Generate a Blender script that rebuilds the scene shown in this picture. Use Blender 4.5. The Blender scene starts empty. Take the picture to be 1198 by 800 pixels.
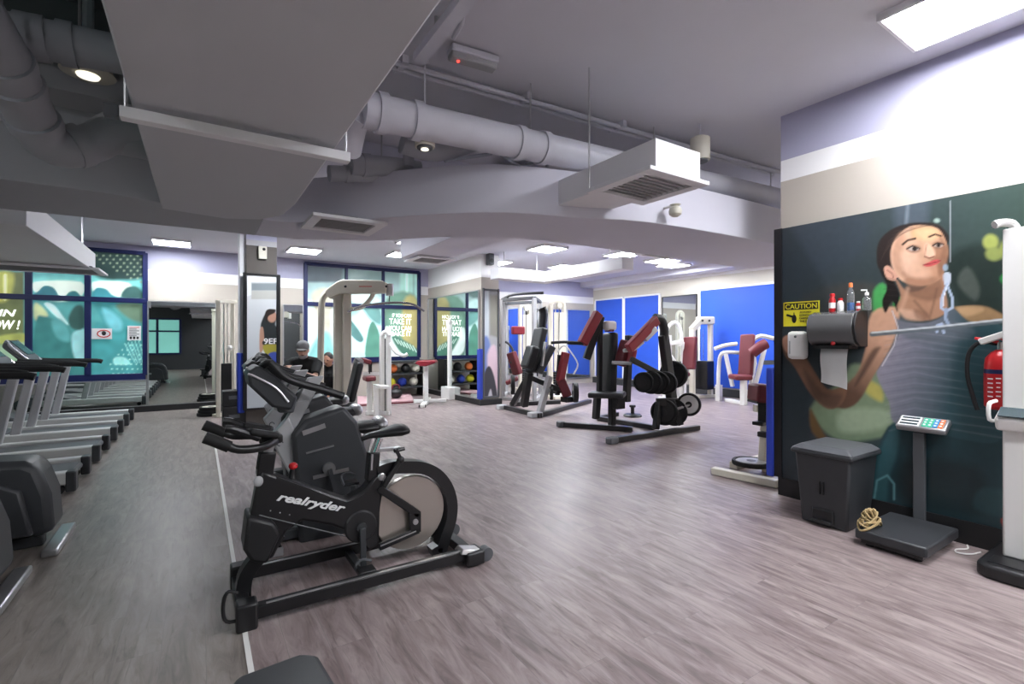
import bpy, bmesh, math, random
import numpy as np
from mathutils import Vector, Matrix, noise
random.seed(7)
sc = bpy.context.scene
C = sc.collection
PI = math.pi
EYE, YAW, FPX, CU, CV = 1.5, math.radians(33), 565.0, 599.0, 397.0

# ------------------------------------------------------------------ camera, world, exposure
cam_d = bpy.data.cameras.new('camera'); cam = bpy.data.objects.new('camera', cam_d); C.objects.link(cam)
cam.location = (0, 0, EYE); cam.rotation_euler = (PI/2, 0, -YAW)
cam_d.sensor_width = 36; cam_d.lens = 36*FPX/1198; cam_d.shift_y = -3/1198; cam_d.clip_start = .05
sc.camera = cam
w = bpy.data.worlds.new('world'); sc.world = w; w.use_nodes = True
w.node_tree.nodes['Background'].inputs[0].default_value = (.75, .85, 1, 1)
w.node_tree.nodes['Background'].inputs[1].default_value = .3
sc.view_settings.view_transform = 'Standard'; sc.view_settings.look = 'None'
sc.view_settings.exposure = 0.08; sc.view_settings.gamma = 1; sc.view_settings.use_curve_mapping = False
LAMP, LAMPB = 49.0, 59.0           # emission of the ceiling panels
WIN = .6            # emission of the daylit window films

# ------------------------------------------------------------------ helpers
FX, FY = math.sin(YAW), math.cos(YAW)
RX, RY = math.cos(YAW), -math.sin(YAW)
def ray(u, v):
    a = (u-CU)/FPX
    return Vector((FX+a*RX, FY+a*RY, (CV-v)/FPX))
O = Vector((0, 0, EYE))
def at_x(u, v, X): r = ray(u, v); return O + r*(X/r.x)
def at_y(u, v, Y): r = ray(u, v); return O + r*(Y/r.y)
def at_z(u, v, Z): r = ray(u, v); return O + r*((Z-EYE)/r.z)
def at_d(u, v, D): return O + ray(u, v)*D
def V(*a): return Vector(a)

def s2l(c):
    return tuple((x/255/12.92 if x/255 <= .04045 else ((x/255+.055)/1.055)**2.4) for x in c)
MATS = {}
def mat(name, rgb, rough=.5, metal=0., var=.08, scale=12., bump=0., emit=None, alpha=1., coat=0.):
    m = bpy.data.materials.new(name); m.use_nodes = True
    nt = m.node_tree; b = nt.nodes['Principled BSDF']
    c = s2l(rgb)
    b.inputs['Roughness'].default_value = rough; b.inputs['Metallic'].default_value = metal
    if coat: b.inputs['Coat Weight'].default_value = coat
    if emit:
        b.inputs['Emission Color'].default_value = (*c, 1); b.inputs['Emission Strength'].default_value = emit
        b.inputs['Base Color'].default_value = (*c, 1)
    elif var:
        tc = nt.nodes.new('ShaderNodeTexCoord'); n = nt.nodes.new('ShaderNodeTexNoise'); n.inputs['Scale'].default_value = scale
        n.inputs['Detail'].default_value = 4
        nt.links.new(tc.outputs['Object'], n.inputs['Vector'])
        r = nt.nodes.new('ShaderNodeMix'); r.data_type = 'RGBA'
        r.inputs[6].default_value = (*[x*(1-var) for x in c], 1); r.inputs[7].default_value = (*[min(1, x*(1+var)) for x in c], 1)
        nt.links.new(n.outputs['Fac'], r.inputs[0]); nt.links.new(r.outputs[2], b.inputs['Base Color'])
        if bump:
            bp = nt.nodes.new('ShaderNodeBump'); bp.inputs['Strength'].default_value = bump; bp.inputs['Distance'].default_value = .01
            nt.links.new(n.outputs['Fac'], bp.inputs['Height']); nt.links.new(bp.outputs[0], b.inputs['Normal'])
    else: b.inputs['Base Color'].default_value = (*c, 1)
    MATS[name] = m; return m
M = MATS

def frame(d):
    d = d.normalized(); up = V(0, 0, 1) if abs(d.z) < .95 else V(1, 0, 0)
    s = d.cross(up).normalized(); return s, s.cross(d).normalized()
class MB:
    def __init__(s): s.bm = bmesh.new()
    def hexa(s, p):
        v = [s.bm.verts.new(q) for q in p]
        for f in ((0,3,2,1),(4,5,6,7),(0,1,5,4),(1,2,6,5),(2,3,7,6),(3,0,4,7)): s.bm.faces.new([v[i] for i in f])
        return s
    def box(s, c, d, rot=None):
        c = Vector(c); hx, hy, hz = d[0]/2, d[1]/2, d[2]/2
        p = [V(-hx,-hy,-hz),V(hx,-hy,-hz),V(hx,hy,-hz),V(-hx,hy,-hz),V(-hx,-hy,hz),V(hx,-hy,hz),V(hx,hy,hz),V(-hx,hy,hz)]
        if rot: p = [rot @ q for q in p]
        return s.hexa([c+q for q in p])
    def span(s, a, b):
        a, b = Vector(a), Vector(b)
        return s.box((a+b)/2, (abs(b.x-a.x), abs(b.y-a.y), abs(b.z-a.z)))
    def bar(s, p, q, w, h=None):
        p, q = Vector(p), Vector(q); h = h or w; a, b = frame(q-p); a = a*w/2; b = b*h/2
        return s.hexa([p-a-b, p+a-b, p+a+b, p-a+b, q-a-b, q+a-b, q+a+b, q-a+b])
    def tube(s, pts, r, seg=10, smooth=3):
        pts = [Vector(p) for p in pts]
        if smooth > 1 and len(pts) > 2: pts = spline(pts, smooth)
        n = len(pts); rs = r if isinstance(r, (list, tuple)) else [r]*n
        if len(rs) != n: rs = [rs[0]+(rs[-1]-rs[0])*i/(n-1) for i in range(n)]
        rings = []; a, b = frame(pts[1]-pts[0])
        for i, p in enumerate(pts):
            t = (pts[min(i+1, n-1)]-pts[max(i-1, 0)]).normalized()
            a = (a-t*a.dot(t)).normalized(); b = t.cross(a)
            rings.append([s.bm.verts.new(p+(a*math.cos(k*2*PI/seg)+b*math.sin(k*2*PI/seg))*rs[i]) for k in range(seg)])
        for r0, r1 in zip(rings, rings[1:]):
            for k in range(seg): s.bm.faces.new((r0[k], r0[(k+1) % seg], r1[(k+1) % seg], r1[k]))
        s.bm.faces.new(rings[0][::-1]); s.bm.faces.new(rings[-1]); return s
    def cyl(s, p, q, r, seg=20, r2=None): return s.tube([p, q], [r, r if r2 is None else r2], seg, 1)
    def lathe(s, prof, o, axis=(0,0,1), seg=28):
        o = Vector(o); ax = Vector(axis).normalized(); a, b = frame(ax); rings = []
        for r, h in prof:
            rings.append([s.bm.verts.new(o+ax*h+(a*math.cos(k*2*PI/seg)+b*math.sin(k*2*PI/seg))*max(r, 1e-4)) for k in range(seg)])
        for r0, r1 in zip(rings, rings[1:]):
            for k in range(seg): s.bm.faces.new((r0[k], r0[(k+1) % seg], r1[(k+1) % seg], r1[k]))
        s.bm.faces.new(rings[0][::-1]); s.bm.faces.new(rings[-1]); return s
    def prism(s, pts, vec, center=False):
        vec = Vector(vec); pts = [Vector(p)-(vec/2 if center else V(0,0,0)) for p in pts]
        lo = [s.bm.verts.new(p) for p in pts]; hi = [s.bm.verts.new(p+vec) for p in pts]; n = len(pts)
        s.bm.faces.new(lo[::-1]); s.bm.faces.new(hi)
        for i in range(n): s.bm.faces.new((lo[i], lo[(i+1) % n], hi[(i+1) % n], hi[i]))
        return s
    def strip(s, pts, w, vec, smooth=3):                       # band of width w along a planar path, extruded by vec (centred)
        vec = Vector(vec); pts = [Vector(p) for p in pts]
        if smooth > 1: pts = spline(pts, smooth)
        n = len(pts); ws = w if isinstance(w, (list, tuple)) else (w, w); rows = []
        for i, p in enumerate(pts):
            t = (pts[min(i+1, n-1)]-pts[max(i-1, 0)]).normalized(); nn = t.cross(vec.normalized()); ww = ws[0]+(ws[1]-ws[0])*i/(n-1)
            rows.append([s.bm.verts.new(q) for q in (p-nn*ww/2-vec/2, p+nn*ww/2-vec/2, p+nn*ww/2+vec/2, p-nn*ww/2+vec/2)])
        for a, b in zip(rows, rows[1:]):
            for k in range(4): s.bm.faces.new((a[k], a[(k+1) % 4], b[(k+1) % 4], b[k]))
        s.bm.faces.new(rows[0][::-1]); s.bm.faces.new(rows[-1]); return s
    def ball(s, c, r, seg=16, rot=None):
        r = r if isinstance(r, (tuple, list)) else (r, r, r)
        m = Matrix.Translation(Vector(c)) @ (rot.to_4x4() if rot else Matrix()) @ Matrix.Diagonal((*r, 1))
        bmesh.ops.create_uvsphere(s.bm, u_segments=seg, v_segments=max(6, seg*2//3), radius=1, matrix=m); return s
    def build(s, name, m, parent=None, bevel=0., ang=.6, world=True):
        bm = s.bm; bmesh.ops.recalc_face_normals(bm, faces=bm.faces)
        if parent is not None and world: bm.transform(root_mat(parent).inverted())
        for f in bm.faces: f.smooth = True
        for e in bm.edges:
            if len(e.link_faces) == 2 and e.calc_face_angle(0) > ang: e.smooth = False
        me = bpy.data.meshes.new(name); bm.to_mesh(me); bm.free()
        o = bpy.data.objects.new(name, me); C.objects.link(o); o.parent = parent
        me.materials.append(M[m] if isinstance(m, str) else m)
        if bevel:
            b = o.modifiers.new('bevel', 'BEVEL'); b.width = bevel; b.segments = 2; b.limit_method = 'ANGLE'; b.angle_limit = .6
        return o
def spline(p, k):
    q = [p[0]*2-p[1]]+list(p)+[p[-1]*2-p[-2]]; out = []
    for i in range(1, len(q)-2):
        for j in range(k):
            t = j/k; a, b, c, d = q[i-1:i+3]
            out.append(.5*((2*b)+(c-a)*t+(2*a-5*b+4*c-d)*t*t+(3*b-a-3*c+d)*t**3))
    out.append(p[-1]); return out
def root_mat(o):
    while o.parent: o = o.parent
    return Matrix.Translation(o.location) @ Matrix.Rotation(o.rotation_euler.z, 4, 'Z')
def thing(name, label, cat, loc=(0,0,0), rz=0., group=None):
    o = bpy.data.objects.new(name, None); C.objects.link(o); o.empty_display_size = .1
    o.location = loc; o.rotation_euler = (0, 0, rz); o['label'] = label; o['category'] = cat
    if group: o['group'] = group
    return o
def tag(o, label, cat, group=None):
    o['label'] = label; o['category'] = cat
    if group: o['group'] = group
    return o
def struct(o): o['kind'] = 'structure'; return o
def dup(root, loc=None, label=None, rz=None, group=None):
    def cp(o, par):
        c = o.copy(); C.objects.link(c)
        if par: c.parent = par
        for ch in o.children: cp(ch, c)
        return c
    r = cp(root, None)
    if loc is not None: r.location = loc
    if rz is not None: r.rotation_euler = (0, 0, rz)
    if label: r['label'] = label
    if group: r['group'] = group
    return r
def lettering(name, text, m, origin, xdir, ydir, height, parent=None, shear=0., depth=.001, width=None, space=1., bold=0.):
    cu = bpy.data.curves.new(name, 'FONT'); cu.body = text; cu.size = 1; cu.shear = shear; cu.extrude = depth/max(height, 1e-3); cu.space_character = space
    cu.offset = bold
    to = bpy.data.objects.new('tmp_text', cu); C.objects.link(to)
    dg = bpy.context.evaluated_depsgraph_get(); me = bpy.data.meshes.new_from_object(to.evaluated_get(dg)); bpy.data.objects.remove(to)
    me.name = name; xd, yd = Vector(xdir).normalized(), Vector(ydir).normalized(); zd = xd.cross(yd)
    xs = [v.co.x for v in me.vertices]; ys = [v.co.y for v in me.vertices]
    sy = height/(max(ys)-min(ys)); sx = sy if width is None else width/(max(xs)-min(xs)); x0, y0 = min(xs), min(ys)
    inv = root_mat(parent).inverted() if parent else Matrix()
    for v in me.vertices: v.co = inv @ (Vector(origin)+xd*((v.co.x-x0)*sx)+yd*((v.co.y-y0)*sy)+zd*v.co.z*sy)
    me.materials.clear(); me.materials.append(M[m]); o = bpy.data.objects.new(name, me); C.objects.link(o); o.parent = parent; return o

# painted panels: printed pictures stored as a colour per mesh vertex
def mix(a, b, t): return a*(1-t[:, None])+b*t[:, None]
class Art:
    def __init__(s, p0, du, dv, nu, nv):                       # corner, the two side vectors, resolution
        s.n = (nu, nv); a = np.linspace(0, 1, nu+1); b = np.linspace(0, 1, nv+1); A, B = np.meshgrid(a, b)
        p0, du, dv = (np.array(x, float) for x in (p0, du, dv))
        s.P = p0+A.reshape(-1, 1)*du+B.reshape(-1, 1)*dv
        d = s.P[:, 0]*FX+s.P[:, 1]*FY; l = s.P[:, 0]*RX+s.P[:, 1]*RY
        s.u = CU+FPX*l/d; s.v = CV-FPX*(s.P[:, 2]-EYE)/d; s.col = np.zeros((len(s.u), 3))
    def lay(s, a, rgb, rgb2=None, g=None):
        c = np.array(s2l(rgb))[None, :].repeat(len(s.u), 0)
        if rgb2 is not None:
            (x0, y0), (x1, y1) = g; t = ((s.u-x0)*(x1-x0)+(s.v-y0)*(y1-y0))/((x1-x0)**2+(y1-y0)**2)
            c = mix(c, np.array(s2l(rgb2))[None, :], np.clip(t, 0, 1))
        s.col = mix(s.col, c, a)
    def dist(s, pts, closed=True):
        pts = np.array(pts, float); d = np.full(len(s.u), 1e9); ins = np.zeros(len(s.u), bool); n = len(pts)
        for i in range(n if closed else n-1):
            (x0, y0), (x1, y1) = pts[i], pts[(i+1) % n]; dx, dy = x1-x0, y1-y0
            t = np.clip(((s.u-x0)*dx+(s.v-y0)*dy)/(dx*dx+dy*dy+1e-9), 0, 1)
            d = np.minimum(d, np.hypot(s.u-x0-t*dx, s.v-y0-t*dy))
            if closed and y0 != y1:
                c = ((y0 > s.v) != (y1 > s.v)) & (s.u < (x1-x0)*(s.v-y0)/(y1-y0)+x0); ins ^= c
        return np.where(ins, -d, d) if closed else d
    def poly(s, pts, rgb, soft=1., round_=True, op=1., **k):
        if round_:
            p = [Vector((x, y, 0)) for x, y in pts]; q = [p[-1]]+p+[p[0], p[1]]; out = []
            for i in range(1, len(q)-2):
                for j in range(4):
                    t = j/4; a, b, c, d = q[i-1:i+3]; out.append(.5*((2*b)+(c-a)*t+(2*a-5*b+4*c-d)*t*t+(3*b-a-3*c+d)*t**3))
            pts = [(v.x, v.y) for v in out]
        s.lay(np.clip(.5-s.dist(pts)/soft, 0, 1)*op, rgb, **k)
    def line(s, pts, wd, rgb, soft=1., op=1.): s.lay(np.clip(.5-(s.dist(pts, False)-wd/2)/soft, 0, 1)*op, rgb)
    def ell(s, x, y, rx, ry, rgb, soft=.3, op=1.):
        s.lay(np.clip((1+soft/2-np.hypot((s.u-x)/rx, (s.v-y)/ry))/soft, 0, 1)*op, rgb)
    def grain(s, amp, fx, fy, seed=0):
        r = np.array([noise.noise(Vector((u*fx, v*fy, seed))) for u, v in zip(s.u, s.v)]); s.col *= (1+amp*r)[:, None]
    def build(s, name, m, parent=None):
        nu, nv = s.n; P = s.P
        if parent:
            inv = root_mat(parent).inverted(); P = [inv @ Vector(p) for p in P]
        f = [(j*(nu+1)+i, j*(nu+1)+i+1, (j+1)*(nu+1)+i+1, (j+1)*(nu+1)+i) for j in range(nv) for i in range(nu)]
        me = bpy.data.meshes.new(name); me.from_pydata([tuple(p) for p in P], [], f)
        at = me.color_attributes.new('print', 'FLOAT_COLOR', 'POINT')
        at.data.foreach_set('color', np.c_[np.clip(s.col, 0, 1), np.ones(len(s.col))].astype(np.float32).ravel())
        me.materials.append(m); o = bpy.data.objects.new(name, me); C.objects.link(o); o.parent = parent; return o
def print_mat(name, rough=.35, emit=0.):
    m = bpy.data.materials.new(name); m.use_nodes = True; nt = m.node_tree; b = nt.nodes['Principled BSDF']
    a = nt.nodes.new('ShaderNodeAttribute'); a.attribute_name = 'print'
    nt.links.new(a.outputs['Color'], b.inputs['Base Color']); b.inputs['Roughness'].default_value = rough
    if emit:
        nt.links.new(a.outputs['Color'], b.inputs['Emission Color']); b.inputs['Emission Strength'].default_value = emit
    MATS[name] = m; return m

# ------------------------------------------------------------------ materials
mat('slab_paint', (206,205,212), .8, var=.05, scale=1.5)
mat('soffit_paint', (214,213,224), .8, var=.03, scale=2)
mat('bulkhead_paint', (204,205,210), .75, var=.03, scale=1)
mat('left_shade_paint', (178,180,186), .8, var=.04, scale=1.5)  # soffit paint darkened to carry the weaker light on the left
mat('slab_shade_paint', (104,106,110), .85, var=.1, scale=1.5)  # slab paint cut darker for the shade in the left ceiling void
mat('pipe_paint', (205,205,214), .55, var=.06, scale=6)
mat('pipe_shade_paint', (168,170,177), .6, var=.08, scale=6)  # pipe paint darkened, shade of the ceiling void put into the colour
mat('white_paint', (238,237,240), .6, var=.02, scale=3)
mat('white_metal', (232,231,228), .35, var=.02)
mat('cream_metal', (222,216,200), .35, var=.04)
mat('light_grey', (168,168,170), .4, var=.04)
mat('pale_grey', (190,192,190), .4, var=.04)
mat('silver_face', (214,214,214), .45, var=.03)
mat('silver', (190,190,192), .3, .85, var=.04)
mat('chrome', (225,225,228), .12, 1., var=.02)
mat('black_metal', (24,24,26), .35, var=.15)
mat('black_plastic', (28,28,30), .45, var=.15)
mat('rubber', (18,18,19), .7, var=.2)
mat('charcoal', (52,54,57), .45, var=.1)
mat('dark_grey', (82,84,88), .5, var=.08)
mat('maroon', (104,34,42), .5, var=.1, scale=30)
mat('machine_red', (136,30,44), .4, var=.06)
mat('red_paint', (190,28,34), .35, var=.05)
mat('pink_mat', (196,160,164), .8, var=.06)
mat('blue_foam', (38,62,170), .6, var=.06)
mat('blue_board', (32,82,198), .55, var=.05, scale=4)
mat('navy_frame', (18,28,80), .4, var=.06)
mat('bronze_disc', (176,168,160), .3, .75, var=.05, scale=5)
mat('lit_print', (250,252,248), .5, emit=1.3)
mat('day_film', (120,185,175), .5, emit=.9)
mat('white_print', (238,238,238), .5, var=0)
mat('red_print', (205,40,34), .5, var=0)
mat('black_print', (20,20,20), .5, var=0)
mat('yellow_print', (222,212,46), .5, var=.03)
mat('blue_print', (60,140,200), .4, var=0)
mat('green_print', (70,190,150), .4, var=0)
mat('orange_print', (230,120,60), .4, var=0)
mat('paper', (240,240,240), .8, var=.02)
mat('smoked', (96,96,97), .2, var=.06)
mat('skin', (226,182,158), .55, var=.06, scale=20)
mat('skin_dark', (190,140,116), .55, var=.06, scale=20)
mat('black_cloth', (22,24,25), .85, var=.2, scale=30, bump=.2)
mat('blue_cloth', (44,54,84), .85, var=.2, scale=30)
mat('grey_cloth', (150,150,152), .85, var=.1, scale=30)
mat('hair', (32,24,20), .6, var=.2, scale=60)
mat('tan_rope', (168,146,104), .85, var=.25, scale=60)
mat('blue_liquid', (40,120,200), .1, var=0)
mat('ivory', (208,204,190), .5, var=.05)
mat('lamp_panel', (248,250,255), .5, emit=LAMP)
mat('lamp_panel_back', (244,249,255), .5, emit=LAMPB)
mat('small_lamp', (255,248,230), .5, emit=1.2)
mat('led_red', (255,60,50), .5, emit=3.)
mat('lcd', (60,74,78), .2, var=.03)
m = mat('mirror', (222,228,226), .01, 1., var=0)
m = bpy.data.materials.new('clear_glass'); m.use_nodes = True
b = m.node_tree.nodes['Principled BSDF']; b.inputs['Transmission Weight'].default_value = .9; b.inputs['Roughness'].default_value = .05; b.inputs['Base Color'].default_value = (.9, .93, .95, 1); MATS['clear_glass'] = m
print_mat('mural_print', .3)
print_mat('film_print', .3, WIN)
print_mat('poster_print', .4)

def floor_material(name, c0, c1, c2, seed):
    m = bpy.data.materials.new(name); m.use_nodes = True; nt = m.node_tree; L = nt.links.new; b = nt.nodes['Principled BSDF']
    tc = nt.nodes.new('ShaderNodeTexCoord')
    mp = nt.nodes.new('ShaderNodeMapping'); mp.inputs['Rotation'].default_value = (0, 0, PI/2); mp.inputs['Location'].default_value = (seed, seed*.3, 0)
    L(tc.outputs['Object'], mp.inputs['Vector'])
    br = nt.nodes.new('ShaderNodeTexBrick'); br.offset = .37; br.inputs['Scale'].default_value = 1; br.inputs['Brick Width'].default_value = 1.22
    br.inputs['Row Height'].default_value = .18; br.inputs['Mortar Size'].default_value = .0007; br.inputs['Mortar Smooth'].default_value = .2
    br.inputs['Color1'].default_value = (0, 0, 0, 1); br.inputs['Color2'].default_value = (1, 1, 1, 1); br.inputs['Mortar'].default_value = (.5, .5, .5, 1)
    L(mp.outputs[0], br.inputs['Vector'])
    def nz(sx, sy, det, dist=0.):
        q = nt.nodes.new('ShaderNodeMapping'); q.inputs['Scale'].default_value = (sx, sy, 1); L(tc.outputs['Object'], q.inputs['Vector'])
        ad = nt.nodes.new('ShaderNodeVectorMath'); ad.operation = 'MULTIPLY_ADD'; L(br.outputs['Color'], ad.inputs[0]); ad.inputs[1].default_value = (3, 3, 3); L(q.outputs[0], ad.inputs[2])
        n = nt.nodes.new('ShaderNodeTexNoise'); n.inputs['Scale'].default_value = 1; n.inputs['Detail'].default_value = det; n.inputs['Distortion'].default_value = dist; n.inputs['Roughness'].default_value = .62
        L(ad.outputs[0], n.inputs['Vector']); return n
    n1 = nz(13, 2.4, 10, .9); n2 = nz(46, 4.2, 9, .6)
    cr = nt.nodes.new('ShaderNodeValToRGB'); e = cr.color_ramp.elements
    e[0].position = .32; e[0].color = (*s2l(c0), 1); e[1].position = .68; e[1].color = (*s2l(c2), 1)
    x = e.new(.5); x.color = (*s2l(c1), 1)
    L(n1.outputs['Fac'], cr.inputs[0])
    st = nt.nodes.new('ShaderNodeValToRGB'); st.color_ramp.elements[0].position = .3; st.color_ramp.elements[0].color = (.5, .48, .48, 1); st.color_ramp.elements[1].position = .43; st.color_ramp.elements[1].color = (1, 1, 1, 1)
    L(n2.outputs['Fac'], st.inputs[0])
    mu = nt.nodes.new('ShaderNodeMix'); mu.data_type = 'RGBA'; mu.blend_type = 'MULTIPLY'; mu.inputs[0].default_value = .8; L(cr.outputs[0], mu.inputs[6]); L(st.outputs[0], mu.inputs[7])
    tn = nt.nodes.new('ShaderNodeMapRange'); tn.inputs['To Min'].default_value = .97; tn.inputs['To Max'].default_value = 1.02; L(br.outputs['Color'], tn.inputs[0])
    m2 = nt.nodes.new('ShaderNodeVectorMath'); m2.operation = 'SCALE'; L(mu.outputs[2], m2.inputs[0]); L(tn.outputs[0], m2.inputs['Scale'])
    dk = nt.nodes.new('ShaderNodeMix'); dk.data_type = 'RGBA'; L(br.outputs['Fac'], dk.inputs[0]); L(m2.outputs[0], dk.inputs[6]); dk.inputs[7].default_value = (.15, .14, .14, 1)
    L(dk.outputs[2], b.inputs['Base Color'])
    rr = nt.nodes.new('ShaderNodeMapRange'); rr.inputs['To Min'].default_value = .3; rr.inputs['To Max'].default_value = .48; L(n1.outputs['Fac'], rr.inputs[0]); L(rr.outputs[0], b.inputs['Roughness'])
    MATS[name] = m; return m
floor_material('vinyl_planks', (106,93,92), (138,124,123), (163,150,148), 0.)
floor_material('grey_planks', (102,95,90), (126,118,112), (146,138,132), 4.1)

def banded_wall(name, bands):                                   # painted wall: horizontal colour bands by height (z, colour) from bottom up
    m = bpy.data.materials.new(name); m.use_nodes = True; nt = m.node_tree; b = nt.nodes['Principled BSDF']
    ge = nt.nodes.new('ShaderNodeNewGeometry'); sp = nt.nodes.new('ShaderNodeSeparateXYZ'); nt.links.new(ge.outputs['Position'], sp.inputs[0])
    mr = nt.nodes.new('ShaderNodeMapRange'); mr.inputs['From Max'].default_value = 4.; nt.links.new(sp.outputs['Z'], mr.inputs[0])
    cr = nt.nodes.new('ShaderNodeValToRGB'); cr.color_ramp.interpolation = 'CONSTANT'; e = cr.color_ramp.elements
    e[0].position = 0; e[0].color = (*s2l(bands[0][1]), 1)
    e[1].position = bands[1][0]/4; e[1].color = (*s2l(bands[1][1]), 1)
    for z, c in bands[2:]: x = e.new(z/4); x.color = (*s2l(c), 1)
    nt.links.new(mr.outputs[0], cr.inputs[0]); nt.links.new(cr.outputs[0], b.inputs['Base Color']); b.inputs['Roughness'].default_value = .7
    MATS[name] = m; return m
BEIGE, WHITE, LAV = (184,176,166), (240,239,239), (172,171,194)
banded_wall('wall_bands', [(0, BEIGE), (3.02, WHITE), (3.23, LAV)])
banded_wall('back_bands', [(0, BEIGE), (2.73, WHITE), (2.96, LAV)])
banded_wall('pier_bands', [(0, BEIGE), (2.92, WHITE), (3.4, WHITE)])
banded_wall('far_bands', [(0, (206,200,188)), (3.2, WHITE), (3.4, WHITE)])
banded_wall('pillar_bands', [(0, (86,80,76)), (3.1, (176,174,178)), (3.2, LAV)])

# ------------------------------------------------------------------ room shell
ZF, ZB, YB, XW, XR, XL = 3.67, 3.45, 12.63, 4.76, 11.6, -6.5
SEAM = .2
struct(MB().span((SEAM, -4, -.1), (XR+.2, YB+.2, 0)).build('floor', 'vinyl_planks'))
struct(MB().span((XL, -4, -.1), (SEAM, YB+.2, 0)).build('floor_aisle', 'grey_planks'))
struct(MB().span((SEAM-.012, -1, 0), (SEAM+.012, 9.2, .004)).build('trim_1', 'white_metal'))
struct(MB().span((.65, -4, ZF), (XR+.2, 5.3, ZF+.15)).build('ceiling', 'slab_paint'))
struct(MB().span((XL, -4, ZF), (.65, 5.3, ZF+.15)).build('ceiling_left', 'slab_shade_paint'))
struct(MB().span((XL, 5.3, ZB), (XR+.2, YB+.2, ZB+.37)).build('ceiling_back', 'soffit_paint'))
struct(MB().span((XL-.2, -4, 0), (XL, YB+.2, ZF)).build('wall_left', 'back_bands'))
struct(MB().span((XL, -4.2, 0), (XR+.2, -4, ZF)).build('wall_front', 'charcoal'))
struct(MB().span((XW, -4, 0), (XW+.25, 2.52, ZF)).build('wall_right', 'wall_bands'))
struct(MB().span((XR, 1.8, 0), (XR+.2, YB+.2, ZF)).build('wall_far_right', 'far_bands'))
struct(MB().span((XW+.25, 1.6, 0), (XR, 1.8, ZF)).build('wall_recess', 'far_bands'))

def win(n, x0, x1, z0, z1, mull, trans, bw=.1):
    """navy framed window in the back wall, films printed with daylight behind"""
    o = struct(bpy.data.objects.new('window_%d' % n, None)); C.objects.link(o); o.location = ((x0+x1)/2, YB, z0)
    f = MB(); y0, y1 = YB-.06, YB+.04
    f.span((x0, y0, z0-.1), (x1, y1, z0+.04)); f.span((x0, y0, z1-.05), (x1, y1, z1+.03))
    f.span((x0-.02, y0, z0), (x0+.07, y1, z1)); f.span((x1-.05, y0, z0), (x1+.04, y1, z1))
    for xm in mull: f.span((xm-bw/2, y0, z0), (xm+bw/2, y1, z1))
    f.span((x0, y0-.004, trans-.05), (x1, y1-.004, trans+.05))
    struct(f.build('window_frame', 'navy_frame', o, .008)); return o
def bx(u, v=397): return at_y(u, v, YB).x
W1 = (XL+.6, bx(170.5), .76, 3.3); W2 = (bx(356), bx(490), 1.0, 3.36)
# back wall pieces around the two windows
bw = MB()
bw.span((XL, YB, 0), (XR, YB+.2, W1[2])); bw.span((XL, YB, W1[3]), (XR, YB+.2, ZB+.2))
bw.span((XL, YB, W1[2]), (W1[0], YB+.2, W1[3])); bw.span((W1[1], YB, W1[2]), (W2[0], YB+.2, W1[3])); bw.span((W2[1], YB, W1[2]), (XR, YB+.2, W1[3]))
bw.span((W2[0], YB, W1[2]), (W2[1], YB+.2, W2[2]-.08))
struct(bw.build('wall_back', 'back_bands'))
w1 = win(1, *W1, [bx(34)-2.05, bx(34), bx(103)], 2.3); w2 = win(2, *W2, [bx(405), bx(448)], 2.37, .07)

# printed films: left window
a = Art((W1[0], YB+.01, W1[2]), (W1[1]-W1[0], 0, 0), (0, 0, W1[3]-W1[2]), 260, 150)
a.lay(np.ones(len(a.u)), (90,165,165), (62,125,122), ((60,320),(80,445)))
a.poly([(0,325),(170,322),(170,338),(0,338)], (120,195,190), 6, False)
a.poly([(40,330),(95,330),(92,349),(60,352),(40,340)], (225,240,228), 3); a.poly([(108,330),(150,331),(150,345),(118,348)], (228,242,232), 3)
a.poly([(106,290),(172,290),(172,322),(140,328),(112,322)], (44,64,62), 5)
for i in range(9):
    for j in range(7):
        x, y = 113+j*8+(i % 2)*4, 299+i*4.4
        if x < 170 and y < 300+(x-105)*.55: a.ell(x, y, 1.2, 1.2, (150,165,140), .8, .9)
a.poly([(35,350),(45,340),(52,334),(62,336),(68,344),(70,352)], (52,116,128), 2); a.poly([(76,352),(80,342),(90,341),(96,352)], (48,112,118), 2)
a.poly([(107,349),(112,337),(124,338),(134,346),(160,350),(166,356),(150,356),(110,356)], (64,140,150), 2)
a.poly([(142,348),(148,336),(162,336),(168,350)], (58,92,88), 3)
a.poly([(-90,318),(28,318),(28,440),(-90,440)], (104,114,76), 3, False); a.poly([(-10,320),(16,320),(10,350),(-10,350)], (176,178,96), 5); a.line([(6,322),(6,350)], 3, (235,240,190), 2)
a.poly([(0,405),(28,392),(28,440),(0,440)], (150,180,150), 6); a.poly([(0,393),(28,390),(28,400),(0,402)], (164,172,96), 3)
a.poly([(40,356),(46,356),(56,368),(50,378),(40,372)], (186,196,150), 3); a.poly([(52,356),(62,356),(75,372),(80,380),(72,376)], (196,226,224), 2)
a.poly([(42,376),(52,370),(64,374),(76,378),(84,392),(84,440),(40,440)], (58,118,116), 3); a.poly([(60,376),(72,374),(82,390),(80,400),(66,394)], (86,152,152), 4)
a.poly([(80,372),(88,358),(98,360),(98,384),(84,384)], (52,84,80), 3); a.poly([(85,390),(94,386),(100,388),(100,425),(88,420),(84,402)], (150,206,208), 3)
a.poly([(110,356),(128,357),(142,372),(160,378),(168,396),(168,440),(110,444),(110,382),(120,376)], (66,140,142), 3); a.poly([(120,360),(140,372),(142,386),(128,384)], (110,182,190), 5)
a.poly([(136,356),(168,356),(168,376),(150,372)], (96,120,100), 4); a.poly([(134,418),(146,418),(152,426),(134,426)], (140,205,200), 2)
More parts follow.
